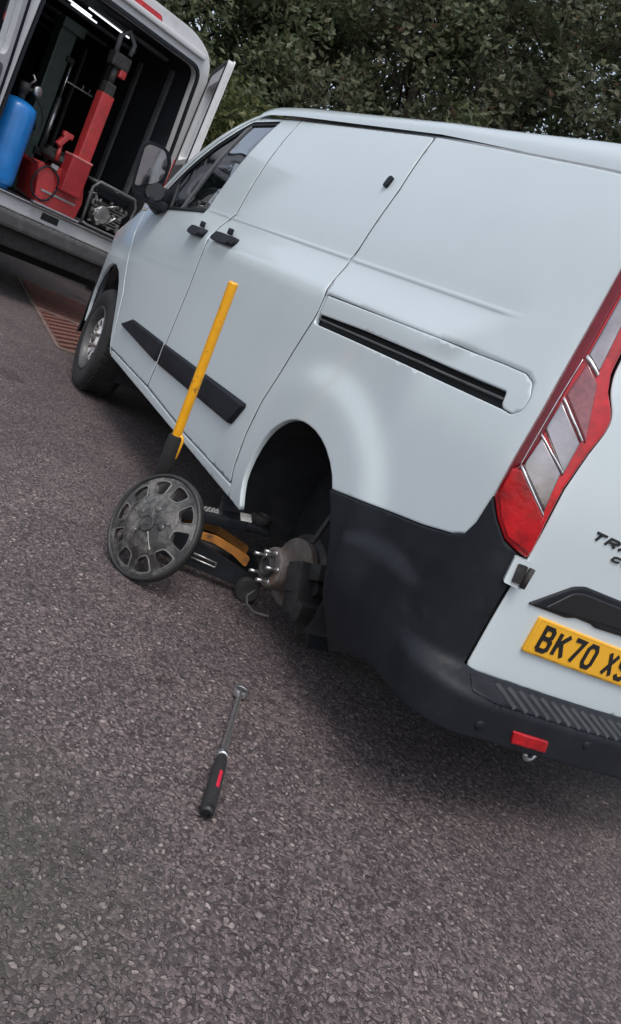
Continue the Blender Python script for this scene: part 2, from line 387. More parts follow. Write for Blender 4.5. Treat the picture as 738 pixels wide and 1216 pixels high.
def handle(x0, x1, z, parent, nm='door_handle'):
    mb = MB(); yb = side_y((x0+x1)/2, z)
    P = rounded([(x0,z-.020),(x1,z-.026),(x1,z+.024),(x0,z+.026)], .022, 5)
    def f(d, k=1): return lambda p: Vector((((p[0]-(x0+x1)/2)*k+(x0+x1)/2), side_y(p[0], p[1])+d, (p[1]-z)*k+z))
    prism(mb, P, f(-.004), f(.018)); prism(mb, P, f(.018), f(.034, .86))
    mb.box(((x0+x1)/2-.02, yb+.006, z+.042), (.035,.02,.03), bev=.006)
    return mb.build(nm, BLACKP, parent, VM, sharp=35)
handle(2.70, 2.905, 1.222, fd); handle(2.30, 2.555, 1.238, sd_o)
# --- rubbing strips on the doors
MLD = [(3.375,.566),(3.215,.640),(2.650,.652),(2.650,.545)]
def strip(P, parent):
    mb = MB(); P = rounded(P, .015, 3); c = (sum(p[0] for p in P)/len(P), sum(p[1] for p in P)/len(P))
    def f(d, k): return lambda p: Vector((c[0]+(p[0]-c[0])*(1-k*.18), side_y(p[0], p[1])+d, c[1]+(p[1]-c[1])*(1-k)))
    prism(mb, P, f(-.004, 0), f(.010, .0)); prism(mb, P, f(.010, 0), f(.020, .22))
    return mb.build('side_moulding', BLACKP, parent, VM, sharp=30)
strip(MLD, fd); strip([(2.612,.652),(1.552,.684),(1.545,.672),(1.598,.582),(1.62,.572),(2.612,.545)], sd_o)
# --- front wing, sills, roof
FARCH = [(3.42,.372),(3.475,.40),(3.53,.455),(3.575,.525),(3.625,.60),(3.69,.68),(3.765,.752),(3.86,.807),(3.975,.832),(4.10,.826),(4.22,.786),(4.33,.71),(4.40,.61),(4.44,.50),(4.45,.36)]
wing = FARCH + [(4.56,.36),(4.62,.6),(4.60,.80),(4.56,.93)] + [(4.42,1.005),(4.25,1.075),(4.08,1.150),(3.985,1.215)] + DF[5:]
for mir in (False, True): vp('front_wing', wing, WHITE, corner=.012, mirror=mir)
vp('sill', [(3.415,.365),(1.41,.334),(1.41,.384),(2.0,.379),(2.66,.403),(3.415,.402)], WHITE, gap=.002, ds=.08, dz=.02, depth=.05)
rx = [.165+.03*q for q in range(8)]+[.42+.12*q for q in range(22)]+[3.0,3.05,3.09]
SY = herm([(0,.806),(.06,.800),(.13,.779),(.22,.735),(.38,.6),(.68,.3),(1,0)]); SZ = herm([(0,1.876),(.06,1.902),(.13,1.928),(.22,1.949),(.38,1.966),(.68,1.983),(1,1.988)])
tt = [0,.02,.04,.06,.08,.10,.12,.14,.165,.19,.22,.26,.31,.38,.48,.6,.72,.86,1.0]
cols = [(SY(q), SZ(q)) for q in tt]+[(-SY(q), SZ(q)) for q in tt[-2::-1]]
mb = MB(); n = len(cols)
mb.add([(x, y*(1-.0*x), 1.878+(z-1.878)*(1+.42*sst(1.4, .4, x))+Dz(x)-(.03*((.30-x)/.13)**2 if x < .30 else 0)-(.02*((x-2.94)/.15)**2 if x > 2.94 else 0)) for x in rx for y, z in cols], [(a*n+b, a*n+b+1, (a+1)*n+b+1, (a+1)*n+b) for a in range(len(rx)-1) for b in range(n-1)], True)
mb.build('roof', WHITE, van, VM)
mb = MB(); r0 = []
for (x, y, z) in [(.166, y, 1.878+(z-1.878)*1.42+Dz(.166)-.03*((.30-.166)/.13)**2) for y, z in cols]:
    r0.append([(x, y, z-.001), (.135, y*.985, min(z-.004, 1.838)), (.122, y*.975, min(z-.01, 1.812)), (.124, y*.97, min(z-.012, 1.802)), (.16, y*.96, min(z-.014, 1.800))])
mb.add([p for r in r0 for p in r], [(a*5+b, a*5+b+1, (a+1)*5+b+1, (a+1)*5+b) for a in range(len(r0)-1) for b in range(4)], True)
mb.build('rear_header', WHITE, van, VM)
gz = [(x, G(x)) for x in (.18,.6,1.0,1.36,1.7,2.2,2.6,3.05)]
vp('roof_gutter', [(a, b+.010) for a, b in gz]+[(a, b-.010) for a, b in gz[::-1]], mat('gutter_sealant', (.20,.215,.225), .5, var=.2), off=-.010, gap=0, flange=False, ds=.1, dz=.02, ring=0)
# --- right side, simple but whole
rs = [(3.42,.38)] + [(1.285,.331)] + ARCH[::-1] + CLAD[::-1][1:-1] + [(.16,.915)] + TLL[::-1][1:] + [(.17,G(.17)-.004),(1.36,G(1.36)-.004),(2.6,G(2.6)-.004),(3.10,1.91)] + DF[1:5] + DF[5:]
vp('side_panel', rs, WHITE, holes=[rounded(DW, .02)], ds=.09, dz=.04, mirror=True)
vp('window_glass', DW, GLASS, off=-.01, gap=0, flange=False, mirror=True, ds=.1, dz=.1, ring=0)
vp('a_pillar', [(3.0,1.911),(3.094,1.909),(3.180,1.876),(3.396,1.726),(3.606,1.546),(3.826,1.324),(3.906,1.222),(3.99,1.228),(3.87,1.345),(3.65,1.570),(3.43,1.755),(3.20,1.904),(3.08,1.945)], WHITE, ds=.05, dz=.05, mirror=True)
# --- inner shell that darkens the gaps
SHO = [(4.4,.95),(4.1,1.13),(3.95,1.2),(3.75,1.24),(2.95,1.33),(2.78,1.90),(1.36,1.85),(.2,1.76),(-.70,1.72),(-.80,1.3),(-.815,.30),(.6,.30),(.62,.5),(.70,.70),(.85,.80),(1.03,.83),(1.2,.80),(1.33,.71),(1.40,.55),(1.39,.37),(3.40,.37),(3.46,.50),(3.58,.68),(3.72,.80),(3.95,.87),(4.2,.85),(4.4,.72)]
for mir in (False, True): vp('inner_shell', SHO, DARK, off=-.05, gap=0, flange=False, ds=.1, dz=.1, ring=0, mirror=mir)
hd = MB(); hd.box((1.4,0,1.75), (2.3,1.50,.02)); prism(hd, [(-.88,.42),(.88,.42),(.88,1.2),(.84,1.4),(.72,1.84),(-.72,1.84),(-.84,1.4),(-.88,1.2)], lambda p: Vector((2.60,p[0],p[1])), lambda p: Vector((2.63,p[0],p[1])))
hd.build('bulkhead', LINING, van, VM)
# --- windscreen, bonnet, nose
mb = MB(); vs = []; fs = []
for i in range(9):
    for j in range(13):
        u, v = i/8, j/12*2-1
        a = Vector((3.08, .775*v, 1.950+.02*(1-v*v))); b = Vector((3.95, .935*v, 1.232)); p = a.lerp(b, u); p.x += .16*(1-v*v)*(.4+.6*u); p.z += .06*math.sin(u*PI)*(1-.1*v*v)
        vs.append(p)
for i in range(8):
    for j in range(12): fs.append((i*13+j, i*13+j+1, i*13+j+14, i*13+j+13))
mb.add(vs, fs, True); mb.build('windscreen', GLASS, van, VM)
mb = MB(); vs = []; fs = []
for i in range(13):
    for j in range(17):
        u, v = i/12, j/16*2-1
        xe = 3.985+(4.56-3.985)*u; ye = side_y(xe, 1.15-.2*u)-.004
        ze = [(3.985,1.215),(4.08,1.150),(4.25,1.075),(4.42,1.005),(4.56,.93)]
        z = next((q[1]+(r[1]-q[1])*(xe-q[0])/(r[0]-q[0]) for q, r in zip(ze, ze[1:]) if xe <= r[0]+1e-6), .93)
        vs.append(Vector((xe+(.20+.10*u)*(1-v*v), ye*v, z+.075*(1-abs(v)**2.2)*(1-.55*u))))
for i in range(12):
    for j in range(16): fs.append((i*17+j, i*17+j+1, i*17+j+18, i*17+j+17))
mb.add(vs, fs, True); mb.build('bonnet', WHITE, van, VM)
def nose(v, z, o=0):
    a = v*PI/2; ex = .45
    return Vector((4.58+(.33+o)*math.cos(a)**.8*(1-.25*max(0, z-.55)**1.5), (.872-.03*max(0, z-.6)+o)*math.sin(a)*(1-.0*abs(v)), z))
def nose_strip(name, v0, v1, z0, z1, m, o=0):
    mb = MB(); vs = []; fs = []; nu, nz = 20, 6
    for i in range(nu+1):
        for j in range(nz+1): vs.append(nose(v0+(v1-v0)*i/nu, z0+(z1-z0)*j/nz, o))
    for i in range(nu):
        for j in range(nz): a = i*(nz+1)+j; fs.append((a, a+nz+1, a+nz+2, a+1))
    return mb.add(vs, fs, True).build(name, m, van, VM)
nose_strip('front_bumper', -1, 1, .24, .60, BLACKP); nose_strip('radiator_grille', -.55, .55, .60, .93, BLACKP)
nose_strip('headlight', .55, 1, .60, .93, CHROME); nose_strip('headlight', -1, -.55, .60, .93, CHROME)
# --- tail lights
TLR = [(.045,.822),(.011,.816),(.006,.835),(.013,.915),(.013,1.007),(.001,1.11),(-.012,1.17),(-.010,1.20),(.004,1.222),(.034,1.258),(.050,1.300),(.055,1.363),(.060,1.52),(.072,1.66),(.105,1.70)]
TLO = [(.158,1.70),(.159,1.538),(.151,1.365),(.144,1.162),(.148,1.03),(.150,.915),(.116,.871),(.078,.834)] + TLR
for mir in (False, True):
    tl = vp('tail_light', TLO, REDL, off=.012, gap=0, ds=.02, dz=.03, depth=.03, corner=.006, mirror=mir, edge=.004)
    k = dict(parent=tl, ds=.02, dz=.03, gap=.001, mirror=mir, edge=.002, ring=.003)
    vp('edge_lens', [(.155,1.66),(.155,1.538),(.147,1.365),(.140,1.162),(.144,1.03),(.1455,.93),(.134,1.0),(.118,1.02),(.112,1.10),(.117,1.205),(.118,1.31),(.124,1.475),(.128,1.66)], REDD, off=.016, depth=.006, **k)
    vp('indicator_lens', [(.120,1.012),(.112,1.095),(.037,1.038),(.030,.935)], CHROME, off=.017, depth=.008, **k)
    vp('reverse_lens', [(.116,1.115),(.113,1.192),(.032,1.121),(.031,1.032)], CHROME, off=.017, depth=.008, **k)
    vp('brake_lens', [(.112,1.208),(.107,1.300),(.063,1.262),(.021,1.125)], PINK, off=.017, depth=.008, **k)
    vp('upper_lens', [(.115,1.315),(.121,1.475),(.125,1.64),(.088,1.64),(.084,1.41),(.074,1.285)], CHROME, off=.017, depth=.008, **k)
    vp('red_lens', [(.139,.998),(.141,.925),(.112,.879),(.076,.842),(.012,.828),(.024,.925),(.114,1.004)], REDL, off=.017, depth=.008, **k)
    for P in ([(.1225,1.008),(.1205,1.014),(.0295,.933),(.0285,.926)], [(.0355,1.036),(.0345,1.043),(.1155,1.102),(.1165,1.096)], [(.0315,1.124),(.0305,1.131),(.1125,1.203),(.1135,1.196)], [(.0735,1.277),(.0725,1.286),(.1155,1.316),(.117,1.306)], [(.1235,1.00),(.1255,1.00),(.1205,1.30),(.1185,1.30)]):
        vp('chrome_strip', P, CHROMEB, off=.0185, depth=.004, **{**k, 'gap': 0, 'edge': .0008, 'ring': 0})
# --- rear doors
RDL = [(.012,.484),(.006,.731),(.004,.806)] + [(p[0]-.006, p[1]) for p in TLR[2:]][0:0] + [(.004,.82)] + [(a-.007, b) for a, b in TLR[3:14]] + [(.098,1.72),(.09,G(.1)-.012)]
def sc(z): return XC-RC*PI/2-(side_y(XC, z)-RC-.002)
RDR = [(sc(z), z) for z in (1.80,1.65,1.5,1.3,1.1,.95,.8,.6,.423)]
rdoor = RDL + [(-.3,1.795)] + RDR + [(-.4,.452)]
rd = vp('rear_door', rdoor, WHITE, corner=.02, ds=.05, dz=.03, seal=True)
vp('rear_door', rdoor, WHITE, corner=.02, ds=.08, dz=.05, mirror=True)
# pressed swage along the foot of the door
HR = [(-.072,.704),(-.19,.786),(-.232,.797),(-.84,.775),(-.84,.69),(-.35,.695),(-.33,.702),(-.26,.706),(-.228,.698)]
hr = vp('handle_recess', rounded(HR, .012), BLACKP, rd, off=.007, gap=0, depth=.012, ds=.05, dz=.03, edge=.004)
vp('recess_cavity', rounded([(-.13,.708),(-.20,.772),(-.235,.780),(-.82,.760),(-.82,.71),(-.36,.712)], .012), INK, hr, off=.0085, gap=0, depth=.004, ds=.05, dz=.05)
PL = [(-.136,.681),(-.136,.577),(-.655,.541),(-.655,.648)]
pl = vp('number_plate', rounded(PL, .006), PLATEY, rd, off=.010, gap=0, depth=.011, ds=.06, dz=.04, edge=.001)
ins = inset(PL, .004)
vp('plate_border', ins, INK, pl, holes=[inset(PL, .0075)], off=.0112, gap=0, flange=False, ds=.3, dz=.3, ring=0)
STROKES = {  # on a 0..1 by 0..1 cell
 'B': [[(0,0),(0,1),(.7,1),(.9,.88),(.9,.66),(.68,.54),(0,.54)],[(.68,.54),(1,.42),(1,.12),(.75,0),(0,0)]],
 'K': [[(0,0),(0,1)],[(1,1),(.05,.42)],[(.36,.62),(1,0)]],
 '7': [[(0,1),(1,1),(.35,0)]],
 '0': [[(.22,0),(.78,0),(1,.2),(1,.8),(.78,1),(.22,1),(0,.8),(0,.2),(.22,0),(.3,0)]],
 'X': [[(0,0),(1,1)],[(0,1),(1,0)]],
 'S': [[(.98,.84),(.76,1),(.24,1),(0,.82),(.08,.6),(.9,.42),(1,.2),(.76,0),(.22,0),(0,.16)]],
 'T': [[(0,1),(1,1)],[(.5,1),(.5,0)]],
 'R': [[(0,0),(0,1),(.75,1),(1,.85),(1,.62),(.75,.48),(0,.48)],[(.45,.48),(1,0)]],
 'A': [[(0,0),(.42,1),(.58,1),(1,0)],[(.16,.32),(.84,.32)]],
 'N': [[(0,0),(0,1),(1,0),(1,1)]], 'I': [[(.5,0),(.5,1)]],
 'C': [[(1,.86),(.78,1),(.22,1),(0,.8),(0,.2),(.22,0),(.78,0),(1,.14)]],
 'U': [[(0,1),(0,.2),(.22,0),(.78,0),(1,.2),(1,1)]],
 'O': [[(.22,0),(.78,0),(1,.2),(1,.8),(.78,1),(.22,1),(0,.8),(0,.2),(.22,0),(.3,0)]],
 'M': [[(0,0),(0,1),(.5,.35),(1,1),(1,0)]]}
def letters(name, text, at, w, h, step, th, m, parent, d0, d1, S=body, slant=0, Mx=VM):
    """at(i) gives the foot of the text line at run i metres; writing raised between d0 and d1 above the skin"""
    run = 0
    for ch in text:
        mb = MB()
        if ch == ' ': run += step*.55; continue
        lw = w*(.35 if ch == 'I' else 1)
        for st in STROKES[ch]:
            pts = [Vector((run+p[0]*(lw-th)+th/2+slant*p[1]*h, p[1]*(h-th)+th/2)) for p in st]
            L = []; R = []
            for i, p in enumerate(pts):
                a = (p-pts[i-1]).normalized() if i else None; b = (pts[i+1]-p).normalized() if i < len(pts)-1 else None
                if a is None: t = b; k = 1
                elif b is None: t = a; k = 1
                else: t = (a+b).normalized(); k = 1/max(.6, t.dot(a))
                n = Vector((-t.y, t.x))*th/2*k; L.append(p+n); R.append(p-n)
            n = len(pts); vs = []
            for d in (d0, d1):
                for q in L+R:
                    s, z = at(q.x, q.y); vs.append(Vector(S(s, z))+normal_of(S, s, z)*d)
            fs = []
            for i in range(n-1):
                fs += [(i,i+1,n+i+1,n+i), (2*n+i,3*n+i,3*n+i+1,2*n+i+1), (i,2*n+i,2*n+i+1,i+1), (n+i,n+i+1,3*n+i+1,3*n+i)]
            mb.add(vs, fs)
        run += (step if ch != 'I' else step-w+lw)
        mb.build(name, m, parent, Mx)
SLP = (.577-.541)/(.519)
letters('letter', 'BK70 XS', lambda x, y: (-.168-x, .577+.013-SLP*(x+.032)+y), .052, .079, .0645, .0135, INK, pl, .0105, .0122)
letters('letter', 'TRANSIT', lambda x, y: (-.150-x, .920-.03*x+y), .046, .026, .058, .0065, INK, rd, .0, .004, slant=.55)
letters('letter', 'CUSTOM', lambda x, y: (-.262-x, .886-.03*x+y), .036, .017, .045, .005, INK, rd, .0, .004, slant=.5)
hp = MB(); prism(hp, rounded([(.040,.812),(-.004,.812),(-.012,.737),(.036,.739)], .006), lambda p: Vector(body(*p))+normal_of(body, *p)*.0, lambda p: Vector(body(*p))+normal_of(body, *p)*.022)
hg = hp.build('hinge', WHITE, rd, VM, sharp=30)
hp = MB(); prism(hp, rounded([(.026,.798),(.004,.800),(-.003,.752),(.020,.748)], .004), lambda p: Vector(body(*p))+normal_of(body, *p)*.018, lambda p: Vector(body(*p))+normal_of(body, *p)*.026)
hp.tube([Vector(body(.002,.745))+Vector((-.03,0,0)), Vector(body(.002,.80))+Vector((-.03,0,0))], .008, 8)
hp.build('hinge_pin', CAST, hg, VM)
# --- bumper: dark plastic round the rear corner, swelling out into the step
def bz(s): return .486+.073*max(-.87, min(0, s))
def bump_skin(s, z):
    p = Vector(body(s, z)); n = normal_of(body, s, z); r = z-bz(s)
    o = .010 + .088*sst(.26, -.06, s)*(1-sst(-.035, .012, r)) - .05*sst(.02, .25, bz(s)-.12-z)*sst(.3, 0, s)
    # raised wedge along the flank
    u = sst(.60, .54, s)*sst(.20, .30, s); ln = .578+.09*(.57-s)
    wd = .010+.045*math.sin(PI*max(0, min(1, (.57-s)/.33)))
    o += .024*u*(1-sst(ln-.002, ln+wd, z))*sst(ln-.30, ln-.10, z)
    return tuple(p+n*o)
BU = CLAD[::-1] + [(.116,.868),(.076,.831),(.030,.814),(.040,.812),(.016,.735),(.020,.500),(-.02,.492),(-.4,.466),(-.858,.434)]
BU += [(-.858,.268),(-.35,.318),(-.05,.345),(.15,.338),(.29,.325),(.40,.280),(.485,.232),(.515,.30),(.578,.41),(.645,.53),(.70,.60)]
bu = vp('bumper', BU, BLACKP, S=bump_skin, ds=.025, dz=.009, gap=.001, depth=.06)
BU2 = [(.752,.653),(.154,.915),(.016,.815),(.018,.478),(-.858,.418),(-.858,.255),(0,.30),(.62,.250),(.655,.42)]
vp('bumper', BU2, BLACKP, S=bump_skin, ds=.07, dz=.03, gap=.001, depth=.06, mirror=True)
vp('reflector', rounded([(-.145,.391),(-.29,.378),(-.297,.342),(-.156,.354)], .006), REDL, bu, S=bump_skin, off=.006, gap=0, depth=.012, ds=.05, dz=.02)
# tread of the step: sheet and its ribs
vp('step_tread', [(.005,bz(.005)-.003),(-.4,bz(-.4)-.003),(-.855,bz(-.855)-.003),(-.855,bz(-.855)-.030),(-.4,bz(-.4)-.030),(-.05,bz(-.05)-.030),(.005,bz(.005)-.024)], BLACKP, bu, S=bump_skin, off=.003, gap=0, depth=.006, ds=.04, dz=.006)
TREADM = mat('tread_plastic', (.028,.030,.033), .55, var=.25, vscale=12, wear=((.06,.06,.06), .5, .8), wscale=14)
for i in range(18):
    s = -.035-.0455*i
    a = Vector(bump_skin(s, bz(s)-.004)); b = Vector(bump_skin(s-.034, bz(s-.034)-.030)); n = normal_of(bump_skin, s-.01, bz(s)-.017)
    mb = MB(); t = (b-a).normalized(); q = n.cross(t).normalized()
    base = a
    mb.add([a+q*.008+n*.002, a-q*.008+n*.002, b-q*.008+n*.002, b+q*.008+n*.002, a+q*.005+n*.008, a-q*.005+n*.008, b-q*.005+n*.008, b+q*.005+n*.008],
           [(0,1,5,4),(1,2,6,5),(2,3,7,6),(3,0,4,7),(4,5,6,7)])
    mb.build('tread_rib', TREADM, bu, VM)
mb = MB()
for s in (-.03, -.45):
    c = Vector(bump_skin(s, .385)); n = normal_of(bump_skin, s, .385)
    mb2 = MB(); mb2.lathe([(.0001,.004),(.011,.004),(.014,.001),(.014,-.004)], 16, c, n); mb2.build('parking_sensor', BLACKP, bu, VM)
te = MB(); te.tube([(-.035,.545+.022*math.cos(a),.305+.020*math.sin(a)) for a in [PI*k/8+PI for k in range(9)]], .008, 8)
te.tube([(-.035,.523,.305),(.0,.523,.34)], .008, 8); te.tube([(-.035,.567,.305),(.0,.567,.34)], .008, 8)
te.build('towing_eye', STEEL, van, VM)
# --- mud flap
mb = MB(); vs = []; fs = []
for i in range(9):
    for j in range(2):
        for d in (0, .014):
            t = i/8; z = .565-.42*t; x = .638-.02*math.sin(t*PI*.8)+.03*t*t - d
            vs.append((x, (.74 if j else .945-.035*t-.03*max(0, t-.85)/.15), z))
for i in range(8):
    a = i*4; b = a+4
    fs += [(a,a+2,b+2,b),(a+1,b+1,b+3,a+3),(a,b,b+1,a+1),(a+2,a+3,b+3,b+2)]
fs += [(32,34,35,33)]
mb.add(vs, fs, False); mb.build('mud_flap', BLACKP, van, VM, sharp=50)
# --- wheel housings, floor and running gear
for xc, zc, r, y1, y0 in ((1.03,.37,.44,.56,.945), (3.975,.36,.485,.52,.845)):
    for sg in (1, -1):
        mb = MB(); vs = []; fs = []; n = 20
        for y in (y0, y1):
            for k in range(n+1):
                a = -.12*PI+1.24*PI*k/n; vs.append((xc+r*math.cos(a), sg*y, max(.2, zc+r*math.sin(a))))
        for k in range(n): fs.append((k, k+1, n+2+k, n+1+k))
        fs.append(tuple(range(n+1, 2*n+2)))
        mb.add(vs, fs).build('wheel_housing', mat('muddy_liner', (.020,.022,.027), .85, var=.5, vscale=6, bump=.5, bscale=30, wear=((.05,.045,.04), .55, .8), wscale=5), van, VM)
mb = MB()
mb.box((2.35,0,.37), (4.3,1.06,.06))
for sg in (1, -1):
    mb.box((2.43,sg*.70,.37), (1.90,.36,.06)); mb.box((.34,sg*.68,.37), (.50,.34,.06)); mb.box((2.4,sg*.50,.31), (2.2,.10,.09), bev=.01)
mb.box((4.6,0,.45), (.25,1.5,.3)); mb.box((3.9,0,.6), (.9,.95,.4))
mb.build('underbody', DARK, van, VM)
mb = MB(); mb.tube([(1.02,-.74,.30),(1.02,-.5,.27),(1.02,0,.26),(1.02,.5,.25),(1.02,.78,.245)], .045, 12)
for sg in (1, -1): mb.box((1.02,sg*.5,.22), (1.25,.07,.03))
mb.build('rear_axle', CAST, van, VM)
mb = MB(); mb.tube([(3.2,-.2,.28),(2.2,-.2,.28),(1.6,-.3,.27)], .03, 10); mb.lathe([(.001,0),(.10,.01),(.11,.05),(.11,.55),(.10,.6),(.001,.6)], 20, (1.6,-.3,.27), (-1,0,0)); mb.build('exhaust', RUSTY, van, VM)
def wheel(x, y, sg, steer=0):
    M = VM @ Matrix.Translation((x, y, .343)) @ Matrix.Rotation(steer, 4, 'Z') @ (Matrix.Identity(4) if sg > 0 else Matrix.Rotation(PI, 4, 'Z'))
    t = MB(); t.lathe([(.205,-.10),(.225,-.112),(.300,-.115),(.325,-.108),(.338,-.085),(.343,-.05),(.343,.05),(.338,.085),(.325,.105),(.300,.112),(.225,.105),(.208,.092)], 56, ax=(0,1,0))
    o = t.build('wheel', RUBBER, van, M)
    t = MB()
    for k in range(40):
        a = 2*PI*k/40; c = Vector((.342*math.cos(a), 0, .342*math.sin(a)))
        for yy in (-.055, .055): t.box(c+Vector((0,yy,0)), (.030,.045,.010), Matrix.Rotation(-a-PI/2, 3, 'Y') @ Matrix.Rotation(.3 if yy > 0 else -.3, 3, 'Z'))
    tag(t.build('tread_blocks', RUBBER, o, M), kind='stuff')
    t = MB(); t.lathe([(.218,.102),(.212,.108),(.204,.104),(.196,.085),(.186,.05),(.178,.04),(.176,-.09)], 48, ax=(0,1,0)); t.build('rim', mat('grimy_rim', (.10,.10,.10), .45, metal=.5, var=.4, vscale=14), o, M)
    t = MB(); P = circ(0, 0, .158, 48); H = [[((r_+.0)*math.cos(2*PI*k/10+e), r_*math.sin(2*PI*k/10+e)) for r_, e in ((.086,-.09),(.086,.09),(.100,.16),(.126,.14),(.134,0),(.126,-.14),(.100,-.16))] for k in range(10)]
    def cone(p, d): r = math.hypot(*p); return Vector((p[0], .086-.022*sst(.05,.085,r)+.012*sst(.085,.115,r)-.02*sst(.145,.158,r)-d, p[1]))
    ov, T = tri_fill([P]+H, [(r*math.cos(a), r*math.sin(a)) for r in (.03,.055,.07,.140,.15) for a in [2*PI*k/24 for k in range(24)]])
    t.add([cone(p, 0) for p in ov], [f[::-1] for f in T], True); t.build('wheel_disc', SILVER, o, M)
    t = MB(); t.lathe([(.178,.035),(.001,.035)], 24, ax=(0,1,0)); t.build('wheel_back', DARK, o, M)
    t = MB(); t.lathe([(.032,.07),(.030,.095),(.022,.100),(.001,.101)], 20, ax=(0,1,0))
    for k in range(5):
        a = 2*PI*k/5; t.lathe([(.013,.07),(.013,.098),(.001,.100)], 6, (.060*math.cos(a), 0, .060*math.sin(a)), (0,1,0), smooth=False)
    t.build('wheel_nut', RUSTY, o, M)
wheel(3.975, .835, 1, math.radians(-3)); wheel(3.975, -.835, -1); wheel(1.03, -.835, -1)
# bared hub: disc, hub face with five studs, caliper, shield
HC = Vector((1.015, .90, .245)); HA = Vector((0,1,0))
mb = MB(); mb.lathe([(.060,-.122),(.130,-.122),(.130,-.098),(.082,-.098),(.082,-.122)], 48, HC, HA); mb.lathe([(.082,-.098),(.080,-.075),(.077,-.02),(.074,-.004),(.069,0),(.034,0)], 40, HC, HA)
bd = mb.build('brake_disc', RUSTY, van, VM, sharp=35)
mb = MB(); mb.lathe([(.040,0),(.038,.018),(.030,.022),(.028,.012),(.001,.010)], 28, HC, HA); mb.build('hub_centre', CAST, bd, VM, sharp=35)
for k in range(5):
    a = 2*PI*k/5+.35; c = HC+Vector((.056*math.cos(a), 0, .056*math.sin(a)))
    mb = MB(); mb.tube([c, c+Vector((0,.050,0))], .0068, 8); mb.tube([c-Vector((0,.004,0)), c+Vector((0,.006,0))], .011, 10); mb.build('wheel_stud', STEEL, bd, VM)
for k in range(20):
    pass
mb = MB(); mb.lathe([(.155,-.150),(.155,-.140),(.06,-.140)], 36, HC, HA); mb.build('dust_shield', CAST, van, VM)
cal = MB()
RCc = Matrix.Rotation(math.radians(28), 3, 'Y')
cal.box((.865,.82,.25), (.085,.13,.19), RCc, bev=.015); cal.box((.888,.872,.28), (.06,.035,.11), RCc, bev=.008); cal.box((.845,.80,.33), (.10,.10,.06), RCc, bev=.012)
cal.tube([(.83,.82,.28),(.83,.74,.28)], .028, 12); cal.box((.80,.83,.20), (.07,.10,.07), bev=.012)
cal.build('brake_caliper', mat('sooty_iron', (.018,.018,.019), .65, metal=.2, var=.5, vscale=20, bump=.4, bscale=60), van, VM, sharp=40)
mb = MB(); mb.tube([(1.03,.90,.135),(1.035,.92,.105),(1.01,.92,.082),(.96,.91,.080),(.91,.88,.10)], .0055, 6); mb.build('sensor_cable', mat('grey_cable', (.04,.04,.04), .6), van, VM)
mb = MB(); mb.tube([(.94,.83,.40),(.98,.78,.50),(1.0,.70,.62)], .010, 6); mb.build('brake_hose', CAST, van, VM)
mb = MB(); mb.tube([(.90,.66,.24),(.86,.68,.75)], .028, 10); mb.tube([(.90,.66,.22),(.875,.67,.5)], .040, 10); mb.build('shock_absorber', CAST, van, VM)
# --- wing mirror
MM = VM @ frame_M((3.52, 1.095, 1.40), (-1, .12, -.16), (0, .10, 1)) @ Matrix.Scale(.90, 4)      # local y towards the driver, x outwards
PM = rounded([(-.085,-.135),(.085,-.150),(.105,-.06),(.105,.155),(.075,.185),(-.045,.185),(-.095,.12)], .05, 6)
mb = MB()
def mir(d, k): return lambda p: Vector((p[0]*k, d, p[1]*k+(1-k)*.02))
prism(mb, PM, mir(-.005, 1), mir(.004, 1), holes=[inset(PM, .016)])
prism(mb, PM, mir(-.06, .97), mir(-.005, 1)); prism(mb, PM, mir(-.10, .80), mir(-.06, .97)); prism(mb, PM, mir(-.115, .55), mir(-.10, .80))
wm = mb.build('wing_mirror', BLACKP, van, MM, sharp=40)
mb = MB(); prism(mb, rounded([(-.03,-.04),(.085,-.10),(.090,.14),(.066,.168),(-.034,.168),(-.072,.10),(-.070,.0)], .03), lambda p: Vector((p[0], -.004, p[1])), lambda p: Vector((p[0], .001, p[1]))); mb.build('mirror_glass', MIRROR, wm, MM)
mb = MB(); mb.tube([(3.50,1.05,1.33),(3.58,1.0,1.30),(3.66,.94,1.30)], [.055,.065,.085], 12); mb.box((3.56,1.01,1.275), (.16,.12,.05), bev=.015); mb.build('mirror_arm', BLACKP, wm, VM)
# --- cab
for sy in (.45, -.40):
    mb = MB(); mb.box((2.98,sy,.98), (.50,.50,.16), bev=.05); mb.box((2.74,sy,1.32), (.14,.48,.62), Matrix.Rotation(-.12, 3, 'Y'), bev=.05); mb.box((2.70,sy,1.72), (.09,.26,.18), bev=.04)
    mb.build('seat', LINING, van, VM)
mb = MB(); mb.box((3.88,0,1.10), (.45,1.7,.26), bev=.06); mb.build('dashboard', LINING, van, VM)
mb = MB(); R0 = Matrix.Rotation(-.5, 3, 'Y'); mb.tube([Vector((3.52,-.40,1.22))+R0 @ Vector((0,.19*math.cos(a),.19*math.sin(a))) for a in [2*PI*k/24 for k in range(25)]], .016, 8); mb.tube([(3.52,-.40,1.22),(3.75,-.40,1.1)], .03, 8); mb.build('steering_wheel', BLACKP, van, VM)

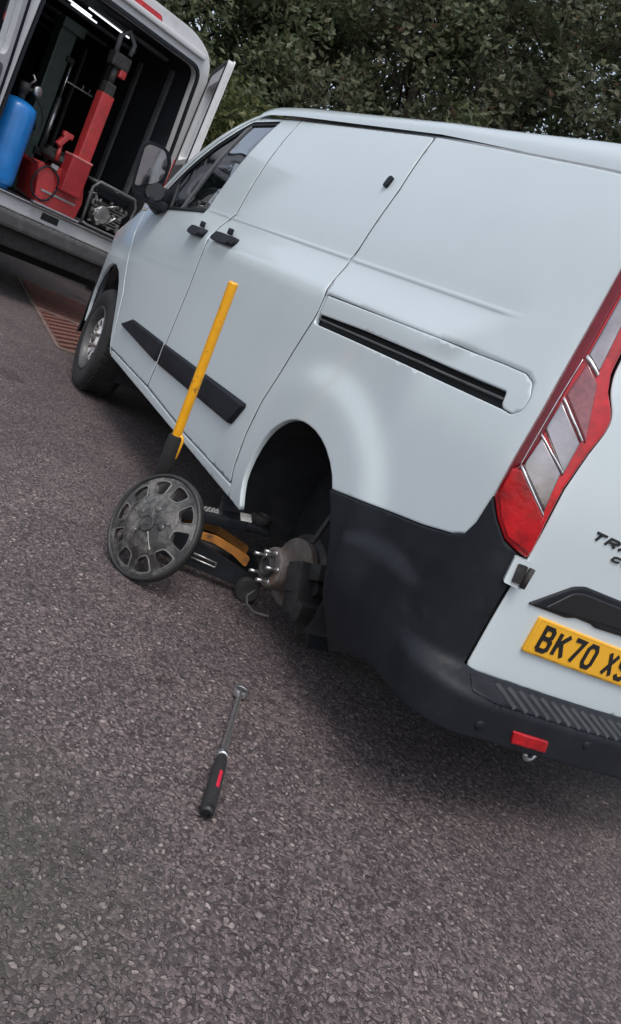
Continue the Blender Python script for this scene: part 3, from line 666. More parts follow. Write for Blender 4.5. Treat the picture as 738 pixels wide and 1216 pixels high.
# ------------------------------------------------------------------ service van with its back doors open
V2 = empty('service_van', Matrix.Translation((6.588,.835,0)) @ Matrix.Rotation(math.radians(16.6-90), 4, 'Z'), label='big white van with open rear doors and dark cargo bay full of equipment', cat='van')
ZS = .885
def v2(mb, name, m, parent=None, sharp=None): return mb.build(name, m, parent or V2, None, sharp)
def xz(y): return lambda p: Vector((p[0], y, ZS+p[1]))
OUTL = rounded([(-.99,-.12),(.99,-.12),(1.0,.45),(.965,1.10),(.915,1.60),(.84,1.90),(.60,2.0),(-.60,2.0),(-.84,1.90),(-.915,1.60),(-.965,1.10),(-1.0,.45)], .12)
OPEN = rounded([(-.79,0),(.79,0),(.80,.5),(.785,1.1),(.755,1.75),(-.755,1.75),(-.785,1.1),(-.80,.5)], .10)
OPEN2 = inset(OPEN, -.028)
mb = MB(); prism(mb, OUTL, xz(.02), xz(.10), holes=[OPEN]); prism(mb, inset(OUTL, .02), xz(0), xz(.02), holes=[OPEN2])
v2(mb, 'rear_frame', WHITE2)
mb = MB(); prism(mb, inset(OPEN, -.018), xz(-.012), xz(.015), holes=[inset(OPEN, .006)]); v2(mb, 'door_seal', BLACKP)
mb = MB(); n = len(OUTL); vs = [(p[0], y, ZS+p[1]) for y in (.10, 5.0) for p in OUTL]
mb.add(vs, [(i, (i+1) % n, n+(i+1) % n, n+i) for i in range(n)]+[tuple(range(n, 2*n))]); v2(mb, 'body', WHITE2)
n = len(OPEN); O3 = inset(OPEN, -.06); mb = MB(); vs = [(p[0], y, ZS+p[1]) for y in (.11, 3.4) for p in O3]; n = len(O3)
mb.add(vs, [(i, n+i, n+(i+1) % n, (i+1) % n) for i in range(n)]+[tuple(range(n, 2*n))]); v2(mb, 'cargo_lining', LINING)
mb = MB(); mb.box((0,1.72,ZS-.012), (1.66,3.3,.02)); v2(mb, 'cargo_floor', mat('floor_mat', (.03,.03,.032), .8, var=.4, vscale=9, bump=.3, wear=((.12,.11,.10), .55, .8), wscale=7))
# ply racking ribs along the inner walls and roof
for y in (.5, 1.1, 1.7, 2.3, 2.9):
    mb = MB()
    for sx in (-1, 1): mb.box((sx*.805,y,ZS+.95), (.03,.06,1.5))
    mb.box((0,y,ZS+1.745), (1.4,.06,.03)); v2(mb, 'roof_rib', GREYT)
mb = MB(); mb.box((0,-.004,ZS-.075), (1.60,.045,.115), bev=.012); sp = v2(mb, 'sill_panel', WHITE2)
mb = MB(); mb.box((0,-.022,ZS-.008), (1.58,.09,.014), bev=.004); v2(mb, 'scuff_strip', STEEL)
mb = MB(); mb.box((-.115,-.028,ZS-.068), (.17,.006,.062), bev=.002); v2(mb, 'latch_recess', INK, sp)
mb = MB(); mb.box((0,-.06,ZS-.205), (1.96,.20,.135), bev=.03); bb = v2(mb, 'rear_bumper', mat('faded_bumper_plastic', (.055,.056,.058), .6, var=.35, vscale=6, wear=((.13,.13,.125), .5, .8), wscale=7))
mb = MB(); mb.box((0,.0,ZS-.34), (1.7,.10,.20), bev=.02); mb.box((.62,-.05,ZS-.32), (.16,.06,.12), bev=.01); v2(mb, 'bumper_valance', CAST)
me0 = None
for i in range(34):
    mb = MB(); mb.box((-.93+i*.0565,-.115,ZS-.146), (.022,.07,.012)); v2(mb, 'bumper_rib', mat('scuffed_rib', (.20,.20,.20), .5, var=.4, vscale=15), bb)
mb = MB(); P = rounded([(-.24,1.865),(.24,1.865),(.20,1.925),(-.20,1.925)], .02)
prism(mb, P, xz(-.012), xz(.03)); v2(mb, 'brake_light', REDL)
for sx in (-1, 1):
    mb = MB(); prism(mb, rounded([(sx*.86,.15),(sx*.975,.15),(sx*.96,.95),(sx*.86,.95)], .02), xz(-.015), xz(.01)); v2(mb, 'tail_lamp', REDL)
    for yy in (3.1, 4.7):
        mb = MB(); M2 = Matrix.Translation((sx*.84, yy, .36)); mb.lathe([(.20,-.11),(.33,-.11),(.36,-.08),(.36,.08),(.33,.11),(.20,.11),(.19,.06),(.001,.06)], 32, (sx*.84,yy,.36), (sx,0,0)); v2(mb, 'wheel', RUBBER)
mb = MB(); mb.box((0,2.6,.45), (1.5,4.6,.2)); v2(mb, 'underbody', DARK)
# roof ledge above the doors
mb = MB(); mb.box((0,-.02,ZS+1.855), (1.5,.05,.05), bev=.015); v2(mb, 'header_lip', WHITE2)
# doors: hinge line at x = +-.88
def back_door(sg, ang):
    M = Matrix.Translation((sg*.885, -.02, 0)) @ Matrix.Rotation(ang, 4, 'Z')
    P = rounded([(0,-.02),(-sg*.83,-.02),(-sg*.83,.8),(-sg*.83,1.82),(-sg*.05,1.80),(-sg*.0,1.5),(sg*.03,.9),(sg*.03,.3)], .06)
    W = rounded([(-sg*.10,.95),(-sg*.74,.95),(-sg*.74,1.62),(-sg*.14,1.62)], .07)
    f = lambda d: (lambda p: Vector((p[0], d, ZS+p[1])))
    mb = MB(); prism(mb, P, f(-.045), f(-.030), holes=[W]); prism(mb, inset(P, .012), f(-.030), f(.015), holes=[inset(W, -.015)])
    d = mb.build('back_door', WHITE2, V2, M)
    mb = MB(); prism(mb, rounded([(-sg*.10,.10),(-sg*.74,.10),(-sg*.74,.88),(-sg*.09,.88)], .06), f(.015), f(.028)); mb.build('door_lining', GREYT, d, M)
    mb = MB(); prism(mb, inset(W, .002), f(-.040), f(-.034)); mb.build('door_window', GLASSD, d, M)
    mb = MB(); prism(mb, inset(P, .020), f(.013), f(.024), holes=[inset(P, .05)]); mb.build('door_seal', BLACKP, d, M)
    for z in (.2, .9, 1.62):
        mb = MB(); mb.box((0,-.03,ZS+z), (.09,.05,.09), bev=.01); mb.tube([(sg*.01,-.03,ZS+z-.07),(sg*.01,-.03,ZS+z+.07)], .014, 8); mb.build('door_hinge', GREYT, d, M)
    mb = MB(); mb.box((-sg*.80,-.01,ZS+.9), (.03,.05,.10), bev=.008); mb.box((-sg*.70,.03,ZS+.62), (.16,.03,.05), bev=.01); mb.build('door_catch', BLACKP, d, M)
back_door(1, math.radians(63)); back_door(-1, -math.radians(140))
for x0, y0, ln in ((-.30,.75,.30), (-.18,.86,.30), (-.17,.55,.48)):
    mb = MB(); mb.box((x0+ln/2,y0,ZS+1.725), (ln,.014,.014), Matrix.Rotation(.12, 3, 'Z'), bev=.004); v2(mb, 'ceiling_light', LAMP)
mb = MB(); mb.box((.38,1.3,ZS+1.18), (.32,.02,.014)); mb.box((.23,1.3,ZS+1.10), (.016,.02,.17)); mb.box((.42,1.3,ZS+1.21), (.012,.012,.04)); mb.box((.50,1.3,ZS+1.21), (.012,.012,.04)); v2(mb, 'shelf_bracket', STEEL)

def v2w(x, y, z=0): return (V2.matrix_world @ Vector((x, y, ZS+z)))
R2 = Matrix.Rotation(math.radians(16.6-90), 4, 'Z')
# blue air cylinder
t = empty('air_cylinder', Matrix.Translation(v2w(-.575,.26,.004)) @ R2, label='blue metal air cylinder with valve standing on the cargo floor at left', cat='gas cylinder')
mb = MB(); mb.lathe([(.001,.025),(.145,.025),(.161,.05),(.164,.09),(.164,.60),(.160,.66),(.146,.70),(.10,.725),(.04,.74),(.001,.741)], 36); mb.build('tank', BLUEP, t)
mb = MB(); mb.lathe([(.12,-.002),(.135,-.002),(.135,.05),(.12,.05)], 30); mb.build('foot_ring', BLUEP, t)
mb = MB(); mb.lathe([(.03,.75),(.03,.79),(.045,.80),(.045,.87),(.02,.88),(.001,.88)], 16); mb.tube([(0,0,.83),(.07,-.05,.84)], .016, 8); mb.build('valve', CAST, t)
mb = MB(); mb.lathe([(.001,0),(.042,0),(.042,.03),(.036,.034),(.001,.034)], 20, (.075,-.055,.85), (.3,-1,.1)); mb.tube([(.02,0,.86),(.05,-.03,.93),(.02,-.02,.96)], .012, 8); mb.build('pressure_gauge', STEEL, t)
mb = MB(); mb.tube([(.07+.02*math.sin(a)+.13*(1-math.cos(a))*.5, -.08, .80-.22*math.sin(a*.5)+.10*math.sin(a)) for a in [2*PI*k/20*.92 for k in range(21)]], .008, 6); mb.build('hose', BLACKP, t)
# tall dark post with chrome rod
t = empty('lift_post', Matrix.Translation(v2w(.0,1.15,.004)) @ R2, label='tall dark green machine post with a chrome rod, left of the red tyre machine', cat='machine')
mb = MB(); mb.box((0,0,.80), (.17,.16,1.60), bev=.015); mb.box((0,0,.02), (.36,.40,.04), bev=.008); mb.box((.02,-.01,1.60), (.24,.22,.10), bev=.015); mb.build('column', GREEND, t)
mb = MB(); mb.tube([(.115,-.10,.45),(.115,-.10,.98)], .026, 12); mb.build('cylinder_barrel', STEEL, t)
mb = MB(); mb.tube([(.115,-.10,.98),(.115,-.10,1.32)], .012, 10); mb.build('cylinder_rod', CHROMEB, t)
mb = MB(); mb.box((.09,-.08,.44), (.08,.07,.07), bev=.01); mb.box((.09,-.08,1.33), (.08,.07,.05), bev=.01); mb.tube([(-.14,-.1,.62),(-.11,-.12,.72),(-.05,-.12,.70),(-.02,-.12,.60)], .010, 6); mb.build('cylinder_bracket', CAST, t)
# red tyre machine
t = empty('tyre_changer', Matrix.Translation(v2w(.0,.34,.004)) @ R2, label='red tyre changing machine with square red column on the cargo floor', cat='machine')
mb = MB(); prism(mb, rounded([(-.20,0),(.22,0),(.24,.18),(.19,.34),(-.06,.38),(-.18,.30),(-.24,.36),(-.28,.33),(-.24,.2)], .03), lambda p: Vector((p[0], -.15, p[1])), lambda p: Vector((p[0], .24, p[1]))); mb.build('cabinet', REDP, t, sharp=35)
mb = MB(); mb.box((.07,-.17,.66), (.125,.115,.94), bev=.008); col = mb.build('column', REDP, t)
mb = MB(); mb.box((.045,-.175,.36), (.20,.16,.32), bev=.01); mb.build('column_sleeve', mat('deep_red_paint', (.26,.016,.020), .45, var=.2, vscale=9), t)
mb = MB(); mb.box((.045,-.175,.525), (.205,.165,.018), bev=.004); mb.build('sleeve_collar', mat('pale_red_paint', (.50,.16,.15), .5, var=.2), t)
mb = MB(); mb.box((.07,-.17,1.17), (.10,.10,.12), bev=.012); mb.tube([(.07,-.17,1.20),(.07,-.17,1.40)], .032, 12); mb.box((.08,-.17,1.43), (.18,.12,.12), bev=.02); mb.build('column_head', CAST, t)
mb = MB(); mb.tube([(.03,-.16,1.44),(.02,-.16,1.62),(.08,-.16,1.70),(.17,-.16,1.62),(.16,-.16,1.52)], .022, 10); mb.build('swing_arm', GREYT, t)
mb = MB(); mb.box((.13,-.18,1.36), (.07,.09,.11), bev=.015); mb.build('arm_clamp', REDP, t)
mb = MB(); mb.box((-.12,-.10,.60), (.05,.06,.13), Matrix.Rotation(.5, 3, 'Y'), bev=.012); mb.box((-.09,-.10,.66), (.10,.05,.05), bev=.012); mb.tube([(-.11,-.10,.42),(-.12,-.10,.55)], .02, 8); mb.build('lever', REDP, t)
mb = MB(); mb.lathe([(.001,0),(.17,0),(.20,.03),(.20,.07),(.13,.09),(.001,.09)], 28, (.02,.06,.40)); mb.box((.02,.06,.50), (.34,.05,.03)); mb.box((.02,.06,.50), (.05,.34,.03)); mb.build('turntable', CAST, t, sharp=40)
mb = MB(); mb.tube([(-.17+.12*math.cos(a), -.17-.01*math.sin(3*a), .19+.15*math.sin(a)) for a in [2*PI*k/24 for k in range(25)]], .010, 6); mb.tube([(-.30,-.16,.32),(-.44,-.16,.36),(-.52,-.16,.22),(-.46,-.16,.06),(-.30,-.18,.02)], .009, 6); mb.build('hose', BLACKP, t)
mb = MB(); mb.box((.0,-.154,.13), (.36,.006,.018)); mb.box((-.13,-.154,.36), (.07,.006,.04)); mb.box((.11,-.156,.24), (.02,.006,.02)); mb.build('trim_plate', STEEL, t)
mb = MB(); mb.box((-.02,-.20,.012), (.46,.06,.018), bev=.004); tag(mb.build('spirit_level', STEEL, None, Matrix.Translation(v2w(-.10,.12,0.006)) @ R2), label='thin silver metal bar lying on the cargo sill before the red machine', cat='metal bar')
# red tool on the racking
t = empty('hand_tool', Matrix.Translation(v2w(-.52,1.05,.78)) @ R2, label='dark red hand tool hanging on the racking behind the blue cylinder', cat='tool')
mb = MB(); mb.box((0,0,.11), (.10,.07,.22), Matrix.Rotation(-.1, 3, 'Y'), bev=.02); mb.build('body', mat('deep_red_paint'), t)
mb = MB(); mb.tube([(.01,0,.2),(.03,0,.30),(.0,0,.36)], .018, 8); mb.tube([(-.05,0,.03),(-.07,-.02,-.06),(-.01,-.02,-.14),(.06,-.01,-.05)], .008, 6); mb.build('nozzle', CAST, t)
# generator
t = empty('generator', Matrix.Translation(v2w(.53,.40,.004)) @ R2, label='black framed petrol generator on the cargo floor right of the red machine', cat='generator')
mb = MB()
for yy in (-.22, .22):
    mb.tube([(-.24,yy,.03),(-.25,yy,.36),(-.20,yy,.43),(.20,yy,.43),(.25,yy,.36),(.24,yy,.03),(.18,yy,.015),(-.18,yy,.015),(-.24,yy,.03)], .015, 8)
for xx in (-.22, .22):
    for zz in (.02, .42): mb.tube([(xx,-.22,zz),(xx,.22,zz)], .014, 8)
mb.build('tube_frame', GREYT, t)
mb = MB(); mb.box((0,0,.36), (.40,.36,.10), bev=.03); mb.build('fuel_tank', BLACKP, t)
mb = MB(); mb.box((.10,0,.17), (.20,.30,.24), bev=.02); mb.lathe([(.001,0),(.11,0),(.12,.03),(.12,.14),(.06,.16),(.001,.16)], 28, (-.05,-.02,.16), (0,-1,0)); mb.build('engine', CAST, t, sharp=40)
for k in range(7):
    mb = MB(); mb.box((.10,-.155,.08+.028*k), (.18,.02,.010)); mb.build('cooling_fin', STEEL, t)
mb = MB(); mb.lathe([(.03,.17),(.05,.175),(.06,.165),(.075,.165),(.085,.175),(.06,.185),(.02,.19),(.001,.19)], 24, (-.05,-.02,.16), (0,-1,0)); mb.lathe([(.001,0),(.03,0),(.03,.04),(.001,.04)], 14, (.13,0,.41)); mb.build('starter_cover', STEEL, t, sharp=40)
random.seed(21)
mb = MB()
for k in range(26):
    c = Vector((random.uniform(-.20,.21), -.17+random.uniform(-.03,.02), random.uniform(.06,.31))); mb.box(c, (random.uniform(.012,.05), .03, random.uniform(.012,.04)), Matrix.Rotation(random.uniform(0,3), 3, 'Y'), bev=.003)
for k in range(5):
    a = Vector((random.uniform(-.2,.2), -.19, random.uniform(.08,.3))); b = a+Vector((random.uniform(-.15,.15), -.02, random.uniform(-.12,.12))); mb.tube([a, (a+b)/2+Vector((.03,-.02,.05)), b], .007, 6)
mb.build('engine_fittings', STEEL, t)

# ------------------------------------------------------------------ trolley jack under the sill
JM = Matrix.Translation((1.365,.80,0)) @ Matrix.Rotation(math.radians(-90+8), 4, 'Z')    # local +x points out from the saddle to the handle
JM = Matrix.Translation((1.37,.80,0)) @ Matrix.Rotation(math.atan2(.38,.16), 4, 'Z')
jack = empty('trolley_jack', JM, label='black trolley jack with long yellow handle lifting the van by its sill', cat='jack')
for sg in (1, -1):
    mb = MB(); prism(mb, rounded([(-.10,.035),(.47,.045),(.47,.13),(.40,.165),(.22,.155),(-.02,.105),(-.10,.085)], .02), lambda p: Vector((p[0], sg*.105, p[1])), lambda p: Vector((p[0], sg*.118, p[1])), holes=[rounded([(.10,.075),(.20,.078),(.20,.098),(.10,.095)], .008)])
    mb.build('side_plate', BLACKP, jack, sharp=35)
    mb = MB(); mb.tube([(.205,sg*.121,.078),(.20,sg*.121,.098),(.10,sg*.121,.095),(.10,sg*.121,.075),(.205,sg*.121,.078)], .004, 6); mb.build('slot_rim', STEEL, jack)
    mb = MB(); mb.lathe([(.001,-.02),(.045,-.02),(.050,-.01),(.050,.01),(.045,.02),(.001,.02)], 24, (-.05,sg*.145,.050), (0,sg,0)); mb.build('front_wheel', CAST, jack, sharp=40)
    mb = MB(); mb.lathe([(.001,-.014),(.028,-.014),(.032,-.008),(.032,.008),(.028,.014),(.001,.014)], 20, (.45,sg*.08,.032), (0,sg,0)); mb.build('castor', CAST, jack, sharp=40)
mb = MB(); mb.box((.20,0,.225), (.36,.10,.045), Matrix.Rotation(.20, 3, 'Y'), bev=.008); mb.box((.0,0,.265), (.10,.12,.03), bev=.008); arm = mb.build('lift_arm', BLACKP, jack, sharp=40)
mb = MB(); mb.box((.235,0,.2415), (.17,.075,.003), Matrix.Rotation(.20, 3, 'Y')); lab = mb.build('warning_label', mat('label_black', (.03,.03,.03), .4, var=.5, vscale=60), arm)
mb = MB(); mb.box((.055,0,.279), (.045,.10,.003), Matrix.Rotation(.20, 3, 'Y')); mb.build('white_label', mat('label_white', (.72,.72,.70), .5, var=.06), arm)
random.seed(4); mb = MB()
for r in range(5):
    x = .165
    while x < .31:
        l = random.uniform(.006,.02); mb.box((x+l/2, -.026+.013*r, .2415+.0025-(x+l/2-.235)*.203), (l,.005,.0012), Matrix.Rotation(.20, 3, 'Y')); x += l+.006
LPR = mb.build('label_print', mat('label_grey', (.35,.35,.35), .5), arm); tag(LPR, kind='stuff')
mb = MB(); prism(mb, rounded([(-.02,.150),(.06,.168),(.14,.180),(.24,.165),(.34,.170),(.34,.150),(.24,.140),(.14,.150),(.05,.135),(-.02,.105)], .012), lambda p: Vector((p[0], .058, p[1])), lambda p: Vector((p[0], .070, p[1]))); prism(mb, rounded([(-.02,.150),(.06,.168),(.14,.180),(.24,.165),(.34,.170),(.34,.150),(.24,.140),(.14,.150),(.05,.135),(-.02,.105)], .012), lambda p: Vector((p[0], -.070, p[1])), lambda p: Vector((p[0], -.058, p[1]))); mb.build('link_bar', ORANGE, jack)
mb = MB(); mb.lathe([(.001,0),(.036,0),(.045,.02),(.045,.034),(.036,.036),(.034,.024),(.001,.022)], 20, (-.005,0,.280)); mb.build('saddle', CAST, jack, sharp=40)
mb = MB(); mb.tube([(.20,0,.115),(.40,0,.115)], .042, 14); mb.box((.43,0,.13), (.10,.19,.12), bev=.015); mb.tube([(.05,0,.10),(.20,0,.11)], .018, 10); mb.build('hydraulic_unit', CAST, jack)
HB, HT = Vector((1.535,1.185,.15)), Vector((1.462,1.273,1.09))
JI = JM.inverted(); hd_ = (HT-HB).normalized(); hl = (HT-HB).length
def hp_(d): return JI @ (HB+hd_*d)
mb = MB(); mb.tube([hp_(-.03), hp_(.14)], .034, 14); mb.box(hp_(.0), (.09,.13,.08), bev=.012); mb.build('handle_socket', CAST, jack)
mb = MB(); mb.tube([hp_(.10), hp_(hl-.004), hp_(hl)], [.0185,.0185,.015], 20); hn = mb.build('handle', YELLOW, jack, sharp=40)
mb = MB(); mb.tube([hp_(.13), hp_(.14), hp_(.325), hp_(.335)], [.024,.029,.029,.024], 16); mb.build('foam_sleeve', FOAM, hn, sharp=50)

side = (JI.to_3x3() @ Vector((-.55,-.80,.1))).normalized()
mb = MB(); mb.tube([hp_(.20)+side*.012, hp_(.25)+side*.0215, hp_(.325)+side*.0225, hp_(.345)+side*.012], [.002,.011,.012,.006], 10); mb.build('torn_patch', YELLOW, hn)
# ------------------------------------------------------------------ wheel trim leaning on the jack
cn = Vector((-.34469, .89124, .29477)).normalized(); cu = (Vector((0,0,1))-cn*cn.z).normalized(); cx = cu.cross(cn) * 1
CM = Matrix((cx, cu, cn)).transposed().to_4x4(); CM.translation = Vector((1.2277,1.3331,0))+cu*.205
CE = Matrix.Translation((1.2277,1.3331,0)); CL = CE.inverted() @ CM
cap = empty('wheel_trim', CE, label='scuffed dark plastic wheel trim propped up on the tarmac against the jack', cat='wheel trim')
mb = MB(); P = circ(0, 0, .190, 60); H = []
for k in range(10):
    a = 2*PI*k/10+.17; c, s_ = math.cos(a), math.sin(a)
    H.append(rounded([(c*r-s_*q, s_*r+c*q) for r, q in ((.113+.006*(k % 3),-.021),(.113+.006*(k % 2),.021),(.168,.037),(.175,.0),(.168,-.036))], .013, 4))
def dome(p, d=0):
    r = math.hypot(*p); return Vector((p[0], p[1], .034*(1-(r/.19)**2)+.012*(sst(.02,.03,r)-1)*0-.014*sst(.095,.13,r)+.010*sst(.165,.185,r)-d))
ov, T = tri_fill([P]+H, [(r*math.cos(a), r*math.sin(a)) for r in (.02,.04,.06,.08,.10) for a in [2*PI*k/30+r for k in range(30)]]+[(.181*math.cos(a), .181*math.sin(a)) for a in [2*PI*k/60 for k in range(60)]])
n = len(ov); mb.add([dome(p) for p in ov]+[dome(p, .006) for p in ov], [f for f in T]+[tuple(i+n for i in f[::-1]) for f in T], True)
b = 0
for L in [P]+H:
    mb.add([dome(p) for p in L]+[dome(p, .016) for p in L], [(i, (i+1) % len(L), len(L)+(i+1) % len(L), len(L)+i) for i in range(len(L))])
face = mb.build('face', HUBCAP, cap, CL, sharp=40)
mb = MB(); mb.lathe([(.188,-.014),(.190,.000),(.195,.005),(.202,.001),(.205,-.010),(.203,-.028),(.196,-.030),(.192,-.020)], 64); mb.build('outer_ring', mat('dark_worn_plastic', (.022,.022,.023), .5, var=.3, vscale=10, wear=((.09,.085,.08), .58, .8), wscale=12), cap, CL)
RIMG = mat('pale_hole_edge', (.11,.108,.105), .45, var=.5, vscale=25)  # paler grey than the trim face, round each hole
for L in H:
    mb = MB(); Lo = inset(L if area(L) > 0 else L[::-1], -.004); Li = inset(L if area(L) > 0 else L[::-1], .001)
    m_ = len(Lo); mb.add([dome(p)+Vector((0,0,.0015)) for p in Lo]+[dome(p)+Vector((0,0,.004)) for p in Li], [(i, (i+1) % m_, m_+(i+1) % m_, m_+i) for i in range(m_)], True); mb.build('hole_rim', RIMG, cap, CL)
mb = MB(); mb.lathe([(.034,.028),(.032,.037),(.028,.039),(.026,.035),(.010,.035),(.008,.038),(.001,.038)], 32); mb.build('centre_boss', HUBCAP, cap, CL, sharp=40)
for k in range(5):
    a = 2*PI*k/5+.17+PI/10; u = Vector((math.cos(a), math.sin(a), 0)); q = Vector((-u.y, u.x, 0)); mb = MB()
    vs = [dome((u*r+q*e).to_2d())+Vector((0,0,hh)) for r in (.034,.10) for e, hh in ((-.006,.000),(-.0025,.0035),(.0025,.0035),(.006,.000))]
    mb.add(vs, [(0,1,5,4),(1,2,6,5),(2,3,7,6)]); mb.build('spoke_ridge', HUBCAP, cap, CL)
for k in range(5):
    a = 2*PI*k/5+.30; c = dome((.062*math.cos(a), .062*math.sin(a))); mb = MB(); mb.lathe([(.015,-.002),(.012,.003),(.001,.004)], 14, c); mb.build('nut_dimple', HUBCAP, cap, CL)

# ------------------------------------------------------------------ torque wrench lying on the tarmac
A, B = Vector((.008,1.450,.021)), Vector((.530,1.128,.021)); wl = (B-A).length
TM = frame_M(A, (B-A)); TM0 = Matrix.Translation((A.x, A.y, 0)) @ Matrix.Rotation(math.atan2(B.y-A.y, B.x-A.x)-PI/2, 4, 'Z')
tw = empty('torque_wrench', TM0, label='chrome torque wrench with black and red grip lying on the tarmac', cat='torque wrench')
Yx = (0,1,0); o = (0,0,.021)
mb = MB(); mb.lathe([(.0001,.012),(.0165,.012),(.0180,.016),(.0172,.17),(.0168,.195),(.0150,.225),(.0128,.235)], 20, o, Yx); mb.build('grip', FOAM, tw, sharp=45)
mb = MB(); mb.lathe([(.010,-.004),(.015,-.002),(.0178,.004),(.0178,.014),(.014,.016)], 20, o, Yx); mb.lathe([(.0001,.002),(.011,.002),(.012,-.005),(.010,-.005)], 20, o, Yx); mb.build('end_knob', INK, tw, sharp=45)
mb = MB()
for a0 in (-.55,):
    vs = []; 
    for y in (.085,.155):
        for k in range(6): a = a0+PI*.50+.10*k; vs.append(Vector((.0181*math.cos(a), y, .021+.0181*math.sin(a))))
    mb.add(vs, [(k,k+1,k+7,k+6) for k in range(5)], True)
mb.build('red_label', mat('red_label', (.55,.02,.05), .45, var=.15, vscale=60), tw)
mb = MB(); mb.lathe([(.0115,.225),(.012,.255),(.0115,.26),(.0098,.265),(.0098,.38),(.0082,.39),(.0082,wl-.030)], 18, o, Yx); mb.lathe([(.012,.240),(.0145,.242),(.0145,.254),(.012,.256)], 18, o, Yx); mb.build('shaft', CHROMEB, tw, sharp=45)
mb = MB(); mb.lathe([(.016,-.012),(.021,-.011),(.0225,-.006),(.0225,.006),(.021,.011),(.016,.012),(.0145,.008),(.0145,-.008),(.016,-.012)], 24, (0,wl-.008,.021), (0,0,1)); mb.tube([(0,wl-.05,.021),(0,wl-.026,.021)], [.0085,.012], 12); hd_o = mb.build('ratchet_head', CHROMEB, tw, sharp=40)
mb = MB(); mb.lathe([(.0145,-.009),(.0145,.009),(.001,.009)], 20, (0,wl-.008,.021), (0,0,1)); mb.box((0,wl-.008,.010), (.0125,.0125,.02)); mb.build('square_drive', CAST, hd_o)

